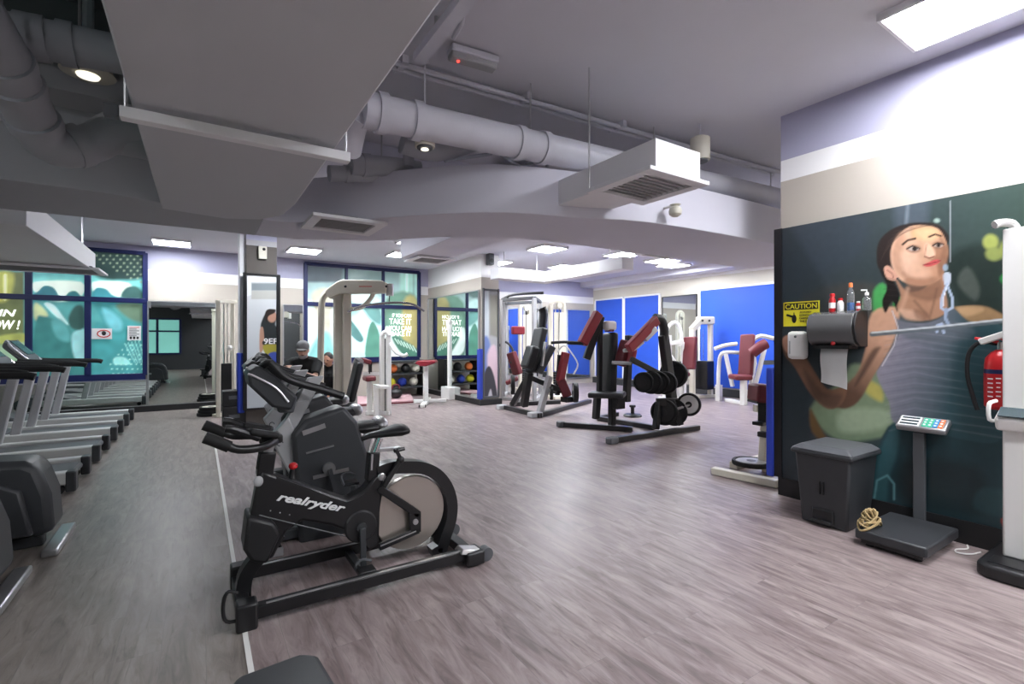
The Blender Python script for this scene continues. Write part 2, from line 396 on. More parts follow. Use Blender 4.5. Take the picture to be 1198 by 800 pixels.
for i in range(8):
    for j in range(9):
        x, y = 122+j*6+i*1.5, 398+i*5.6
        if x > 112+ (442-y)*.9 and x < 168: a.ell(x, y, 1., 1., (170,220,210), .8, .8)
for k in range(5): a.line([(146+k*4, 402-k), (158+k*3, 424)], 1.2, (140,205,200), 1)
a.grain(.25, .09, .09, 1)
struct(a.build('window_pane', M['film_print'], w1))
yy = YB-.065
for t, u0, u1, v1, in (('JOIN', -27, 19, 372), ('NOW !', -22, 23.5, 385)):
    p0, p1 = at_y(u0, v1, YB-.004), at_y(u1, v1, YB-.004)
    struct(lettering('window_lettering', t, 'lit_print', p0, (1,0,0), (0,0,1), .17, w1, .25, .004, p1.x-p0.x, bold=.02))
# right back window film
a = Art((W2[0], YB+.01, W2[2]), (W2[1]-W2[0], 0, 0), (0, 0, W2[3]-W2[2]), 240, 170)
a.lay(np.ones(len(a.u)), (88,112,112), (196,228,226), ((400,312),(400,372)))
a.poly([(356,308),(405,308),(405,330),(356,330)], (70,80,86), 3, False); a.poly([(405,310),(446,310),(444,340),(405,345)], (98,120,118), 4)
a.poly([(470,312),(490,313),(490,352),(470,352)], (150,190,180), 4); a.line([(476,314),(476,352)], 3, (190,225,215), 2); a.line([(484,314),(484,352)], 2, (120,160,150), 2)
a.poly([(364,345),(385,338),(392,365),(385,395),(372,385)], (186,184,166), 5); a.poly([(360,350),(372,380),(366,410),(356,415)], (206,232,230), 5)
a.poly([(392,350),(446,350),(440,420),(410,400),(392,430)], (200,230,228), 5); a.poly([(392,356),(412,352),(420,364),(404,374),(396,390)], (150,196,194), 5); a.poly([(424,356),(444,360),(446,380),(432,372)], (110,160,156), 4)
a.poly([(370,395),(385,390),(392,430),(358,430)], (130,190,188), 5)
a.poly([(404,372),(412,376),(425,395),(420,400),(408,388)], (86,130,128), 1.5); a.poly([(428,420),(430,390),(436,376),(444,392),(446,425)], (88,142,124), 1.5)
a.poly([(452,350),(490,350),(490,425),(452,425)], (104,142,124), 4); a.poly([(472,352),(488,352),(488,412),(472,408)], (164,156,104), 4)
a.poly([(450,385),(456,384),(466,408),(480,418),(470,422),(452,412)], (228,240,236), 2); a.poly([(458,392),(488,408),(488,424),(470,414)], (74,120,102), 3)
for k in range(7): a.line([(462+k*3.5, 396+k*1.4), (466+k*3.5, 402+k*1.6)], 1., (200,225,215), 1)
a.grain(.2, .1, .1, 3)
struct(a.build('window_pane', M['film_print'], w2))
for t, u0, u1, v1, h in (('IF YOU CAN', 459, 481, 371, .1), ('TAKE IT', 455.5, 481, 379, .15), ('YOU CAN', 455, 481, 386.5, .13), ('MAKE IT', 455.5, 481, 393, .13)):
    p0, p1 = at_y(u0, v1, YB-.004), at_y(u1, v1, YB-.004)
    struct(lettering('window_lettering', t, 'lit_print', p0, (1,0,0), (0,0,1), h, w2, 0, .004, p1.x-p0.x, bold=.004))
# two notices stuck on the left window
def notice(u0, v0, u1, v1, label):
    p, q = at_y(u0, v0, YB-.02), at_y(u1, v1, YB-.02)
    o = thing('window_notice', label, 'sign', ((p.x+q.x)/2, YB-.02, q.z)); MB().span((p.x, YB-.022, q.z), (q.x, YB-.012, p.z)).build('sheet', 'white_print', o); return o, p, q
o, p, q = notice(107, 384, 131, 396.5, 'white notice with a red ring on the left window pane')
c = V((p.x*.4+q.x*.6), YB-.023, (p.z+q.z)/2); MB().tube([c+V(.1*math.cos(t*.5236), 0, .07*math.sin(t*.5236)) for t in range(13)], .01, 6, 1).build('red_ring', 'red_print', o)
MB().ball(c+V(0, 0, .01), (.035, .004, .045)).build('pictogram', 'black_print', o)
o, p, q = notice(149, 381, 165, 398, 'white notice with lines of small print on the right window pane')
for k in range(6):
    z = p.z-.03-k*.035
    MB().span((p.x+.03, YB-.026, z-.008), (q.x-.03-.04*(k % 2), YB-.022, z+.004)).build('print_line', 'red_print' if k == 0 else 'charcoal', o)
for x in (.25, .5, .75): MB().ball((p.x+(q.x-p.x)*x, YB-.024, q.z+.05), (.02, .003, .028)).build('pictogram', 'black_print', o)

# windows of the wall behind the camera (seen in the mirrors)
for n, x0, x1 in ((3, -2.6, -.75), (4, -5.4, -3.2)):
    o = struct(bpy.data.objects.new('window_%d' % n, None)); C.objects.link(o); o.location = (x0, -4, .8); f = MB()
    for x in (x0, (x0+x1)/2, x1): f.span((x-.05, -4, .8), (x+.05, -3.92, 2.5))
    for z in (.8, 1.9, 2.5): f.span((x0, -4, z-.04), (x1, -3.93, z+.04))
    struct(f.build('window_frame', 'navy_frame', o)); struct(MB().span((x0, -4, .8), (x1, -3.97, 2.5)).build('window_pane', 'day_film', o))
# wall mirrors
def mirror(name, a, b, label, frame_m='silver', nrm=(0,-1,0)):
    a, b = Vector(a), Vector(b); o = thing(name, label, 'mirror', ((a.x+b.x)/2, (a.y+b.y)/2, a.z))
    n = Vector(nrm)*.012; MB().span(a, b+n).build('mirror_glass', 'mirror', o)
    f = MB(); t = .018; e = V(t*abs(n.y > -9 and nrm[1]), t*abs(nrm[0]), 0)
    for pp, qq in ((a, V(a.x, a.y, b.z)), (V(b.x, b.y, a.z), b)): f.bar(pp+n, qq+n, .025, .025)
    for z in (a.z, b.z): f.bar(V(a.x, a.y, z)+n, V(b.x, b.y, z)+n, .025, .025)
    f.build('mirror_edge', frame_m, o); return o
XM0, XM1 = bx(173.5), .33
mirror('wall_mirror', (XM0, YB-.05, .12), (XM1, YB-.05, 2.3), 'large frameless wall mirror between the left windows and the pillar')
mirror('wall_mirror', (W1[0], YB-.05, .12), (XM0-.02, YB-.05, .66), 'long low wall mirror under the left windows behind the treadmills')
mirror('wall_mirror', (bx(331), YB-.05, .12), (bx(354), YB-.05, 2.33), 'narrow wall mirror between the pillar and the back window')
struct(MB().span((XL, YB-.12, 0), (XM1+.6, YB-.001, .12)).build('baseboard_back', 'black_plastic'))

# pillar in front of the back wall, with a framed mirror whose reflection of a poster is painted on
PX0, PX1, PY = at_d(288, 397, 8.6).x, at_d(326, 397, 8.6).x, 9.35
PX0, PX1 = at_y(288, 397, PY).x, at_y(324, 397, PY).x
struct(MB().span((PX0, PY, 0), (PX1, PY+.5, ZB)).build('pillar', 'pillar_bands'))
struct(MB().span((PX0-.09, PY+.06, 0), (PX0, PY+.5, ZB)).build('trim_2', 'white_paint'))
o = thing('framed_mirror', 'tall black framed mirror on the pillar, painted with the reflection of a man in a black shirt', 'poster', ((PX0+PX1)/2, PY-.03, .3))
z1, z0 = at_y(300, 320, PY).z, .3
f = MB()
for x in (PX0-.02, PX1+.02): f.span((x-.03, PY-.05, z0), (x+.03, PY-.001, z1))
f.span((PX0, PY-.05, z1-.03), (PX1, PY-.001, z1)); f.span((PX0, PY-.05, z0), (PX1, PY-.001, z0+.03)); f.build('image_frame', 'black_metal', o, .006)
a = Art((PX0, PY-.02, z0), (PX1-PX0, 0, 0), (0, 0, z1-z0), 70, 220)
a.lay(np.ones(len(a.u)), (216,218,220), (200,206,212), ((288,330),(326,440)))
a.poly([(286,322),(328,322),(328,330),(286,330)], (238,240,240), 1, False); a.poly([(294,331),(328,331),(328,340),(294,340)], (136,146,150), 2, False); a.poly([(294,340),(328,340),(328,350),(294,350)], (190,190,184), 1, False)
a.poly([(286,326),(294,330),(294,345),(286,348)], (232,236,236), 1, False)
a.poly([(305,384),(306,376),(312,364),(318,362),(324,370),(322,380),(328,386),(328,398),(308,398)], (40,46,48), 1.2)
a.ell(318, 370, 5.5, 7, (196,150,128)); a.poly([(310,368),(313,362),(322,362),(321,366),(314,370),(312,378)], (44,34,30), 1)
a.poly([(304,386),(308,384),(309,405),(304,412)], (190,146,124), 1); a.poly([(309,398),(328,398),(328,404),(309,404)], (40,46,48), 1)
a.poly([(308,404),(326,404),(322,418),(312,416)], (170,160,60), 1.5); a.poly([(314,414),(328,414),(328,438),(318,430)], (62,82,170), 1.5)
a.build('poster_print', M['poster_print'], o)  # reflection painted on the mirror, not a printed poster
p = at_y(308.5, 402.5, PY-.022); lettering('reflected_lettering', '9EP', 'white_print', p, (1,0,0), (0,0,1), .1, o, 0, .003, at_y(325, 402, PY).x-p.x, bold=.02)
o = thing('wall_speaker', 'small white box with a dark eye high on the grey pillar', 'sensor', at_y(307, 302, PY))
c = at_y(307, 296, PY); MB().box((c.x, PY-.03, c.z), (.13, .06, .22)).build('box', 'ivory', o, .01); MB().ball((c.x+.02, PY-.06, c.z+.06), .025).build('eye', 'black_plastic', o)
tag(MB().span((PX0-.13, PY+.0, .25), (PX0-.02, PY+.3, at_y(280, 413, PY).z)).build('blue_pad', 'blue_foam', None, .02), 'blue foam pad on the corner of the left pillar', 'pad')

# pier with mirrored side and a poster on its end
PXP, PYE = 5.4, at_x(563, 397, 5.4).y
PXE = at_y(583.5, 397, PYE).x
struct(MB().span((PXP, PYE, 0), (PXE, YB, ZB)).build('wall_pier', 'pier_bands'))
struct(MB().span((PXP-.06, PYE-.06, 0), (PXE+.06, PYE+.5, .13)).build('baseboard_pier', 'black_plastic', None, .01))
struct(MB().span((PXP-.04, PYE+.5, 0), (PXP-.001, YB, .13)).build('baseboard_pier_side', 'black_plastic'))
o = mirror('wall_mirror', (PXP-.025, PYE+.06, .14), (PXP-.025, YB-.08, 2.62), 'tall wall mirror on the side of the white pier by the back window', nrm=(-1,0,0))
tag(MB().span((PXP-.05, PYE-.03, .13), (PXP+.03, PYE+.12, at_d(563, 408, 11.1).z)).build('blue_pad', 'blue_foam', None, .015), 'blue foam pad on the near corner of the white pier', 'pad')
o = thing('pillar_poster', 'grey framed poster with a pale figure on the end of the white pier', 'poster', ((PXP+PXE)/2, PYE-.02, .14))
z1 = at_y(573, 339, PYE).z
a = Art((PXP+.05, PYE-.015, .2), (PXE-PXP-.08, 0, 0), (0, 0, z1-.2), 50, 170)
a.lay(np.ones(len(a.u)), (150,150,152), (196,194,200), ((570,340),(570,470)))
a.poly([(564,340),(572,340),(572,400),(564,400)], (206,214,220), 2, False); a.poly([(573,345),(583,345),(583,395),(573,392)], (140,138,128), 3, False)
a.poly([(564,398),(572,396),(576,430),(570,440),(564,430)], (120,140,196), 3); a.poly([(570,415),(580,405),(584,450),(574,455)], (222,196,206), 3)
a.poly([(566,440),(572,428),(578,440),(582,466),(577,466),(574,455),(570,466),(566,466)], (58,58,66), 1.5)
a.build('poster_print', M['poster_print'], o)
f = MB()
for x in (PXP+.05, PXE-.02): f.span((x-.02, PYE-.04, .16), (x+.02, PYE-.001, z1+.03))
for z in (.18, z1): f.span((PXP+.05, PYE-.04, z-.02), (PXE-.02, PYE-.001, z+.02))
f.build('image_frame', 'dark_grey', o, .005)
o = thing('wall_speaker', 'small dark grey speaker high on the end of the white pier', 'speaker', (PXE, PYE, 2.9))
c = at_y(571, 304, PYE); MB().box((c.x, PYE-.09, c.z), (.14, .16, .26)).build('cabinet', 'dark_grey', o, .02); MB().bar((c.x, PYE-.02, c.z), (c.x, PYE+.0, c.z), .06).build('bracket', 'black_metal', o)
MB().lathe([(.045, 0), (.05, .006), (.02, .004)], (c.x, PYE-.17, c.z-.04), (0,-1,0)).build('cone', 'black_plastic', o)

# painted soffit: low flat run on the left, curved fascia, straight run to the right
ZS = 2.6
front = [V(XL, 4.55, 0), V(-.6, 4.7, 0), V(.15, 4.95, 0)]
curve = [V(.66, 4.97, 0), V(.86, 4.86, 0), V(1.12, 4.62, 0), V(1.5, 4.2, 0), V(1.85, 3.83, 0), V(2.15, 3.6, 0), V(2.45, 3.46, 0), V(2.9, 3.34, 0), V(3.59, 3.1, 0), V(5.2, 3.02, 0), V(7.2, 3.02, 0)]
curve = spline(curve, 3)
back = [V(7.2, 4.3, 0), V(3.6, 4.3, 0), V(2.85, 4.4, 0), V(2.2, 4.75, 0), V(1.6, 5.4, 0), V(.9, 5.75, 0), V(XL, 5.75, 0)]
b = MB(); b.prism([p+V(0,0,ZS) for p in [V(.5, 4.96, 0)]+curve+back[:-1]+[V(.5, 5.75, 0)]], (0, 0, .42)); struct(b.build('soffit', 'soffit_paint', None, .006))
b = MB(); b.prism([p+V(0,0,ZS) for p in front+[V(.5, 4.96, 0), V(.5, 5.75, 0), back[-1]]], (0, 0, .42)); struct(b.build('soffit_low', 'left_shade_paint', None, .006))
struct(MB().span((XL, 4.62, ZS+.4), (.65, 5.75, ZF)).build('soffit_left', 'left_shade_paint'))
struct(MB().span((XL, 4.3, ZS+.55), (.6, 4.65, ZF)).build('beam_left', 'left_shade_paint'))
# the deep bulkhead running overhead
pts = [V(-.27, -4, 0), V(.64, -4, 0), V(.64, 4.1, 0), V(.6, 4.55, 0), V(.46, 4.8, 0), V(.2, 4.93, 0), V(-.25, 4.83, 0)]
struct(MB().prism([p+V(0,0,2.56) for p in pts], (0, 0, 1.1)).build('bulkhead', 'bulkhead_paint', None, .01))
# beams farther back
struct(MB().span((3.02, 4.6, 2.95), (3.75, 8.3, ZB)).build('beam_mid', 'soffit_paint'))
struct(MB().span((4.3, 4.4, 3.2), (XR, 5.1, ZF)).build('beam_right', 'soffit_paint'))
struct(MB().span((XR-.6, 2, 3.28), (XR, YB, ZB)).build('beam_far', 'soffit_paint'))
bm = MB(); bm.span((5.46, 8.92, 2.83), (7.0, 9.3, 3.07)); bm.span((6.7, 6.5, 2.83), (7.0, 8.92, 3.07))
o = thing('suspended_duct', 'white L-shaped duct box hung below the back ceiling', 'duct', (7, 8.92, 2.83)); bm.build('duct_box', 'white_paint', o, .006)
for x, y in ((5.7, 9.1), (6.6, 9.1), (6.85, 7.0)): MB().cyl((x, y, 3.05), (x, y, ZB), .008, 6).build('hanger_rod', 'silver', o)

# ------------------------------------------------------------------ ceiling lights
def light(x, y, z, dx, dy, label, group='square ceiling lights'):
    o = thing('ceiling_light', label, 'ceiling light', (x, y, z), 0, group)
    f = MB(); t = .02
    for a, b in (((-dx/2-t, -dy/2-t), (dx/2+t, -dy/2)), ((-dx/2-t, dy/2), (dx/2+t, dy/2+t)), ((-dx/2-t, -dy/2), (-dx/2, dy/2)), ((dx/2, -dy/2), (dx/2+t, dy/2))):
        f.span((x+a[0], y+a[1], z-.05), (x+b[0], y+b[1], z))
    f.build('light_frame', 'white_paint', o)
    MB().span((x-dx/2, y-dy/2, z-.04), (x+dx/2, y+dy/2, z-.005)).build('diffuser', 'lamp_panel' if z > ZB+.01 else 'lamp_panel_back', o); return o
light(4.12, .76, ZF, .6, 1.2, 'large bright ceiling light above the picture of the woman')
for (u, v), l in (((201, 284), 'ceiling light left of the grey pillar, above the wall mirror'), ((356, 293), 'ceiling light just right of the grey pillar'),
                  ((640, 291), 'nearest ceiling light right of the white pier'), ((472, 298), 'ceiling light above the back window'),
                  ((580, 307), 'ceiling light close beside the top of the white pier'), ((660, 312), 'ceiling light partly behind the white L-shaped duct'),
                  ((728, 298), 'ceiling light above the end of the white L-shaped duct'), ((775, 305), 'bright ceiling light in front of the blue boards')):
    p = at_z(u, v, ZB-.03); light(p.x, p.y, ZB, .6, .6, l)
for (x, y) in ((2.2, -1.2), (4.1, -2.2), (-1.2, 11), (8.5, 3.6), (10.5, 5.5), (10.3, 8.2), (9.6, 11.2), (3.6, 9.), (1.4, 8.2)):
    if y < 5: light(x, y, ZF, .6, 1.2, 'ceiling light of the front hall out of frame', 'lights over the front hall')
    elif x > 0: light(x, y, ZB, .6, .6, 'square ceiling light over the machines farther back', 'lights over the back machines')
light(-3.6, 8.4, ZB, .6, .6, 'ceiling light over the treadmill row', 'lights over the back machines')
light(-3.6, 0.2, ZF, .6, 1.2, 'ceiling light of the front hall out of frame', 'lights over the front hall')

# ------------------------------------------------------------------ ceiling services
def pipe(label, pts, r, m='pipe_paint', collars=(), rods=(), group='pipes under the ceiling slab', smooth=3):
    o = thing('ceiling_pipe', label, 'pipe', pts[0], 0, group)
    MB().tube(pts, r, 18, smooth).build('pipe_run', m, o)
    for i, t in collars:
        a, b = Vector(pts[i]), Vector(pts[i+1]); c = a+(b-a)*t; d = (b-a).normalized()
        MB().cyl(c-d*.035, c+d*.035, r*1.12, 18).build('collar', m, o)
    for i, t in rods:
        a, b = Vector(pts[i]), Vector(pts[i+1]); c = a+(b-a)*t
        MB().cyl(c, (c.x, c.y, ZF), .007, 6).build('hanger_rod', 'silver', o)
    return o
def pz(u, v, z): return at_z(u, v, z)
pa = at_y(424, 128, 3.35); pb = at_y(960, 243, 3.35)
pipe('thick grey pipe crossing behind the white air unit', [pa, pb], .125, collars=((0, .02), (0, .06), (0, .2), (0, .24), (0, .45), (0, .5)), rods=((0, .22), (0, .46), (0, .8)), smooth=1)
pipe('short bent grey pipe end beside the bulkhead', [at_y(424, 128, 3.35), at_y(412, 142, 3.5), at_y(405, 175, 3.7)], .11)
y = 4.3
pipe('grey pipe under the thick pipe, ending at an elbow', [at_y(410, 192, y), at_y(455, 195, y), at_y(490, 200, y)], .09, 'pipe_shade_paint', rods=((0, .8),), collars=((0, .4),))
pipe('lower grey pipe just above the curved soffit', [at_y(385, 203, y+.1), at_y(430, 204, y+.1), at_y(480, 206, y+.1)], .07, 'pipe_shade_paint', collars=((0, .5),))
pipe('grey branch pipe behind the ceiling sounder', [at_y(470, 168, 3.9), at_y(510, 178, 3.9), at_y(560, 165, 3.9)], .08, 'pipe_shade_paint')
pipe('slim grey riser pipe below the thick pipe', [at_y(478, 195, 4.2), at_y(478, 160, 4.2)], .05, 'pipe_shade_paint', smooth=1)
for u0, v0, u1, v1, l in ((520, 188, 575, 180, 'thin brace crossing under the slab, left one'), (585, 180, 640, 215, 'thin brace crossing under the slab, middle one'), (600, 200, 650, 178, 'thin brace crossing under the slab, right one')):
    a, b = at_y(u0, v0, 4.6), at_y(u1, v1, 4.6); tag(MB().tube([a, b, V(b.x, b.y, ZF)], .02, 8, 1).build('ceiling_brace', 'pipe_shade_paint'), l, 'brace')
# left dark void
def bent(pp, z0): return [at_z(u, v, z) for u, v, z in pp]
pipe('dark fat elbowed pipe in the ceiling void at upper left', [at_y(-60, -30, 2.9), at_y(-8, 50, 3.3), at_y(28, 118, 3.7), at_y(48, 158, 3.92), at_y(76, 174, 4.0), at_y(112, 166, 4.05), at_y(135, 152, 4.05), at_y(160, 148, 4.05)], .115, 'pipe_shade_paint', collars=((1, .3), (1, .7), (2, .6), (4, .4)))
pipe('dark pipe crossing the ceiling void at upper left', [at_y(-40, 30, 3.6), at_y(60, 48, 3.6), at_y(150, 66, 3.6)], .105, 'pipe_shade_paint', collars=((0, .7), (0, .85), (1, .2)), rods=((0, .4), (1, .35)), smooth=1)
pipe('dark pipe stub by the bulkhead at upper left', [at_y(140, 163, 4.1), at_y(200, 175, 4.1)], .1, 'pipe_shade_paint', smooth=1)
struct(MB().span((-1.9, 4.15, 3.3), (-.25, 4.2, ZF)).build('trim_3', 'slab_shade_paint'))
def can(u, v, y, r, h, label, m='ivory'):
    c = at_y(u, v, y); o = thing('ceiling_sounder', label, 'sounder', c)
    MB().lathe([(r, -h/2), (r*1.02, -h/2+.01), (r, h/2-.02), (r*.6, h/2)], c).build('housing', m, o)
    MB().lathe([(r*.78, -.012), (r*.8, 0), (r*.5, .01)], c+V(0,0,-h/2)).build('grille', 'dark_grey', o)
    MB().lathe([(r*.4, -.02), (r*.3, .0)], c+V(0,0,-h/2)).build('lens', 'small_lamp', o) if u < 700 else None
    MB().cyl((c.x, c.y, c.z+h/2-.01), (c.x, c.y, ZF), .008, 8).build('stem', 'pipe_paint', o)
can(497, 163, 3.45, .075, .12, 'round cream ceiling sounder under the thick pipe')
can(819, 174, 3.05, .095, .24, 'tall cream cylinder under the slab right of the air unit')
o = thing('downlight', 'round recessed lamp in the dark ceiling void', 'ceiling light', at_y(103, 88, 4.0)); c = at_y(103, 88, 4.0)
MB().lathe([(.12, 0), (.14, .01), (.12, .05), (.1, .04)], c).build('rim', 'ivory', o); MB().lathe([(.03, -.02), (.055, -.012), (.06, -.002)], c).build('bulb', 'small_lamp', o); MB().cyl(c+V(0,0,.04), (c.x, c.y, ZF), .03, 8).build('stem', 'pipe_shade_paint', o)
o = thing('smoke_detector', 'small white detector hanging right of the air unit', 'detector', at_y(790, 246, 2.85)); c = at_y(790, 247, 2.95)
MB().lathe([(.03, -.05), (.055, -.03), (.06, .0), (.05, .03), (.03, .045), (.05, .06)], c).build('head', 'ivory', o); MB().cyl(c+V(0,0,.055), V(c.x+.01, 3.12, c.z+.06), .012, 8).build('stem', 'white_metal', o)
# cable trays and conduits on the slab
o = thing('cable_tray', 'twin grey conduit running across the slab above the thick pipe', 'conduit', (1, 3.5, ZF))
a, b = V(.66, 3.62, ZF-.05), V(6.2, 3.3, ZF-.05)
MB().tube([a, b], .022, 8, 1).build('conduit', 'pipe_paint', o); MB().tube([a+V(0, .09, 0), b+V(0, .09, 0)], .022, 8, 1).build('conduit', 'pipe_paint', o)
for t in (.12, .32, .52, .72): c = a+(b-a)*t; MB().box(c+V(0, .045, .02), (.05, .2, .06)).build('clamp', 'pipe_paint', o)
o = thing('cable_tray', 'grey conduit along the bulkhead meeting the thick pipe', 'conduit', (1.3, 2.5, ZF))
a, b = V(1.34, 1.2, ZF-.14), V(1.34, 3.3, ZF-.14)
MB().bar(a, b, .09, .06).build('trunking', 'pipe_paint', o); MB().bar(V(.95, .5, ZF-.05), V(.95, 3.3, ZF-.05), .1, .06).build('trunking', 'pipe_paint', o)
for y in (2.0, 3.0): MB().cyl((1.34, y, ZF-.12), (1.34, y, ZF), .012, 6).build('hanger_rod', 'silver', o)
tag(MB().tube([V(1.41, 2.75, ZF-.1), V(1.45, 2.83, ZF-.06), V(1.5, 2.95, ZF-.03), V(1.52, 3.1, ZF-.03)], .018, 8).build('conduit', 'pipe_paint'), 'short bent conduit feeding the emergency light', 'conduit')
tag(MB().tube([at_z(840, 185, ZF-.03), at_z(912, 200, ZF-.03)], .02, 8, 1).build('conduit', 'pipe_paint'), 'thin conduit on the slab near the right wall corner', 'conduit')
o = thing('emergency_light', 'long clear emergency light with a red indicator on the slab', 'emergency light', (1.7, 3.1, ZF))
a, b = at_z(526, 58, ZF-.04), at_z(580, 74, ZF-.04); MB().bar(a, b, .13, .05).build('base', 'pipe_paint', o, .01); MB().bar(a-V(0,0,.04), b-V(0,0,.04), .1, .05).build('lens', 'light_grey', o, .015)
MB().ball(a+(b-a)*.18-V(0,0,.066), .012).build('indicator', 'led_red', o)
# bar under the bulkhead
o = thing('track_bar', 'white bar fixed across the underside of the bulkhead', 'bar', (.2, 2.73, 2.5))
MB().span((-.29, 2.7, 2.475), (.7, 2.76, 2.525)).build('rail', 'white_paint', o, .004)
for x in (-.27, .68): MB().cyl((x, 2.73, 2.52), (x, 2.73, 2.95 if x < 0 else 3.0), .008, 6).build('hanger_rod', 'silver', o)
MB().box((-.32, 2.73, 2.5), (.05, .04, .05)).build('end_clip', 'dark_grey', o)
# cassette air unit
def grille(o, x0, x1, y0, y1, z, n=9):
    f = MB(); f.span((x0, y0, z), (x1, y0+.09, z+.03)); f.span((x0, y1-.09, z), (x1, y1, z+.03)); f.span((x0, y0+.09, z), (x0+.09, y1-.09, z+.03)); f.span((x1-.09, y0+.09, z), (x1, y1-.09, z+.03))
    f.build('flange', 'white_paint', o, .004)
    MB().span((x0+.09, y0+.09, z+.05), (x1-.09, y1-.09, z+.055)).build('throat', 'black_plastic', o)
    s = MB(); k = (y1-y0-.18)/n
    for i in range(n): yy = y0+.09+k*(i+.5); s.box(((x0+x1)/2, yy, z+.02), (x1-x0-.18, k*.55, .006), Matrix.Rotation(.6, 3, 'X'))
    s.build('louvre', 'light_grey', o)
o = thing('air_unit', 'white boxed air unit hanging below the slab with a louvred grille', 'air conditioner', (2.95, 2.6, 2.68))
grille(o, 2.6, 3.26, 2.26, 2.92, 2.67)
MB().span((2.7, 2.3, 2.7), (3.2, 3.42, 2.92)).build('duct_box', 'white_paint', o, .004)
for x, y in ((2.62, 2.9),): MB().cyl((x, y, 2.7), (x, y, ZF), .007, 6).build('hanger_rod', 'silver', o)
p = at_z(402, 265, ZS-.03); o = thing('air_grille', 'louvred air grille under the soffit left of centre', 'air grille', p); grille(o, p.x-.33, p.x+.33, p.y-.3, p.y+.3, ZS-.032)
p = at_z(503, 304, 2.93); o = thing('air_grille', 'louvred air grille under the beam by the back window', 'air grille', p); grille(o, p.x-.35, p.x+.35, p.y-.35, p.y+.35, 2.91)
p = at_z(775, 297, 3.15); o = thing('air_grille', 'louvred air grille hung in front of the blue boards', 'air grille', p); grille(o, p.x-.45, p.x+.45, p.y-.3, p.y+.3, 3.12)
for x in (-.4, .4): MB().cyl((p.x+x, p.y, 3.14), (p.x+x, p.y, ZB), .01, 6).build('hanger_rod', 'silver', o)
# long white duct box over the treadmills
o = thing('suspended_duct', 'long white duct box hung over the treadmills', 'duct', (-2.2, 7.5, 2.5))
MB().span((-3.0, 5.9, 2.5), (-1.27, 9.3, 2.76)).build('duct_box', 'white_paint', o, .006); grille(o, -2.7, -1.15, 8.7, 9.5, 2.46, 7)
for x in (-2.8, -1.4): MB().cyl((x, 9.2, 2.7), (x, 9.2, ZB), .01, 6).build('hanger_rod', 'silver', o)
o = thing('suspended_duct', 'second duct box at the left edge above the windows', 'duct', (-4, 7.5, 2.45)); MB().span((-5.2, 5.9, 2.45), (-3.3, 9.0, 2.76)).build('duct_box', 'bulkhead_paint', o, .006)
for x in (-5, -3.5): MB().cyl((x, 8.8, 2.7), (x, 8.8, ZB), .01, 6).build('hanger_rod', 'silver', o)

# ------------------------------------------------------------------ right wall: mural and what hangs there
MX = XW-.03
o = thing('wall_mural', 'huge wall picture of a woman in a grey tank top pulling a bar', 'mural', (XW, 1.3, .17))
a = Art((MX, 2.49, .17), (0, -2.34, 0), (0, 0, 2.4), 290, 300)
a.lay(np.ones(len(a.u)), (58,66,74), (52,68,62), ((915,300),(1190,330)))
a.poly([(1050,225),(1085,225),(1080,275),(1050,275)], (78,88,98), 10, op=.8); a.line([(1063,232),(1060,262)], 3, (140,150,160), 4, .6)
a.poly([(930,262),(1010,250),(1005,300),(935,320)], (58,68,78), 14, op=.7); a.poly([(940,345),(1000,330),(1040,340),(1040,372),(950,372)], (72,72,68), 8, op=.8)
a.poly([(1110,300),(1180,290),(1198,380),(1130,370)], (36,48,44), 10); a.poly([(1120,330),(1132,312),(1146,335),(1140,352)], (74,82,76), 5)
a.ell(1159, 283, 9, 9, (150,158,84), .5); a.ell(1163, 297, 10, 8, (128,138,76), .5); a.ell(1177, 292, 8, 11, (134,142,78), .5); a.ell(1176, 326, 6, 6, (52,140,72), .6); a.ell(1096, 258, 3.5, 2.5, (150,170,160), .8); a.ell(1186, 330, 3, 3, (70,170,90), .8)
a.poly([(1022,340),(1036,333),(1040,372),(1024,372)], (74,160,88), 4); a.poly([(1046,352),(1054,348),(1052,368),(1044,366)], (60,150,80), 3)
a.poly([(905,255),(1000,420),(950,460),(950,520),(905,560)], (30,40,44), 10, op=.55)
a.poly([(948,478),(985,445),(1000,425),(1046,445),(1048,500),(1012,515),(975,512)], (122,140,112), 5); a.poly([(948,478),(960,500),(970,520),(950,505)], (110,84,52), 4); a.poly([(1008,443),(1030,452),(1032,470),(1014,460)], (186,176,96), 5); a.poly([(985,480),(1040,480),(1035,500),(985,505)], (164,178,150), 8, op=.7)
# arm on the left
a.poly([(1020,366),(1050,360),(1050,384),(1040,410),(1022,440),(1004,470),(985,478),(970,466),(1000,440),(1012,410)], (206,160,132), 3, rgb2=(96,70,56), g=((1036,395),(1002,462)))
a.poly([(915,398),(932,402),(950,430),(968,455),(990,452),(985,472),(968,478),(948,460),(930,430),(918,415)], (126,92,72), 2.5); a.poly([(940,430),(962,458),(985,462),(975,478),(952,465)], (92,70,58), 5, op=.8)
a.poly([(1020,410),(1030,406),(1026,414),(1010,440),(1000,452),(1006,436)], (74,54,46), 4, op=.8)
a.poly([(915,398),(922,392),(936,398),(932,412),(920,412)], (196,148,124), 2)
# shoulder right
a.poly([(1108,362),(1128,358),(1150,358),(1166,364),(1176,372),(1150,378),(1136,376)], (150,120,86), 3); a.poly([(1120,360),(1146,359),(1150,364),(1130,370)], (184,150,112), 4)
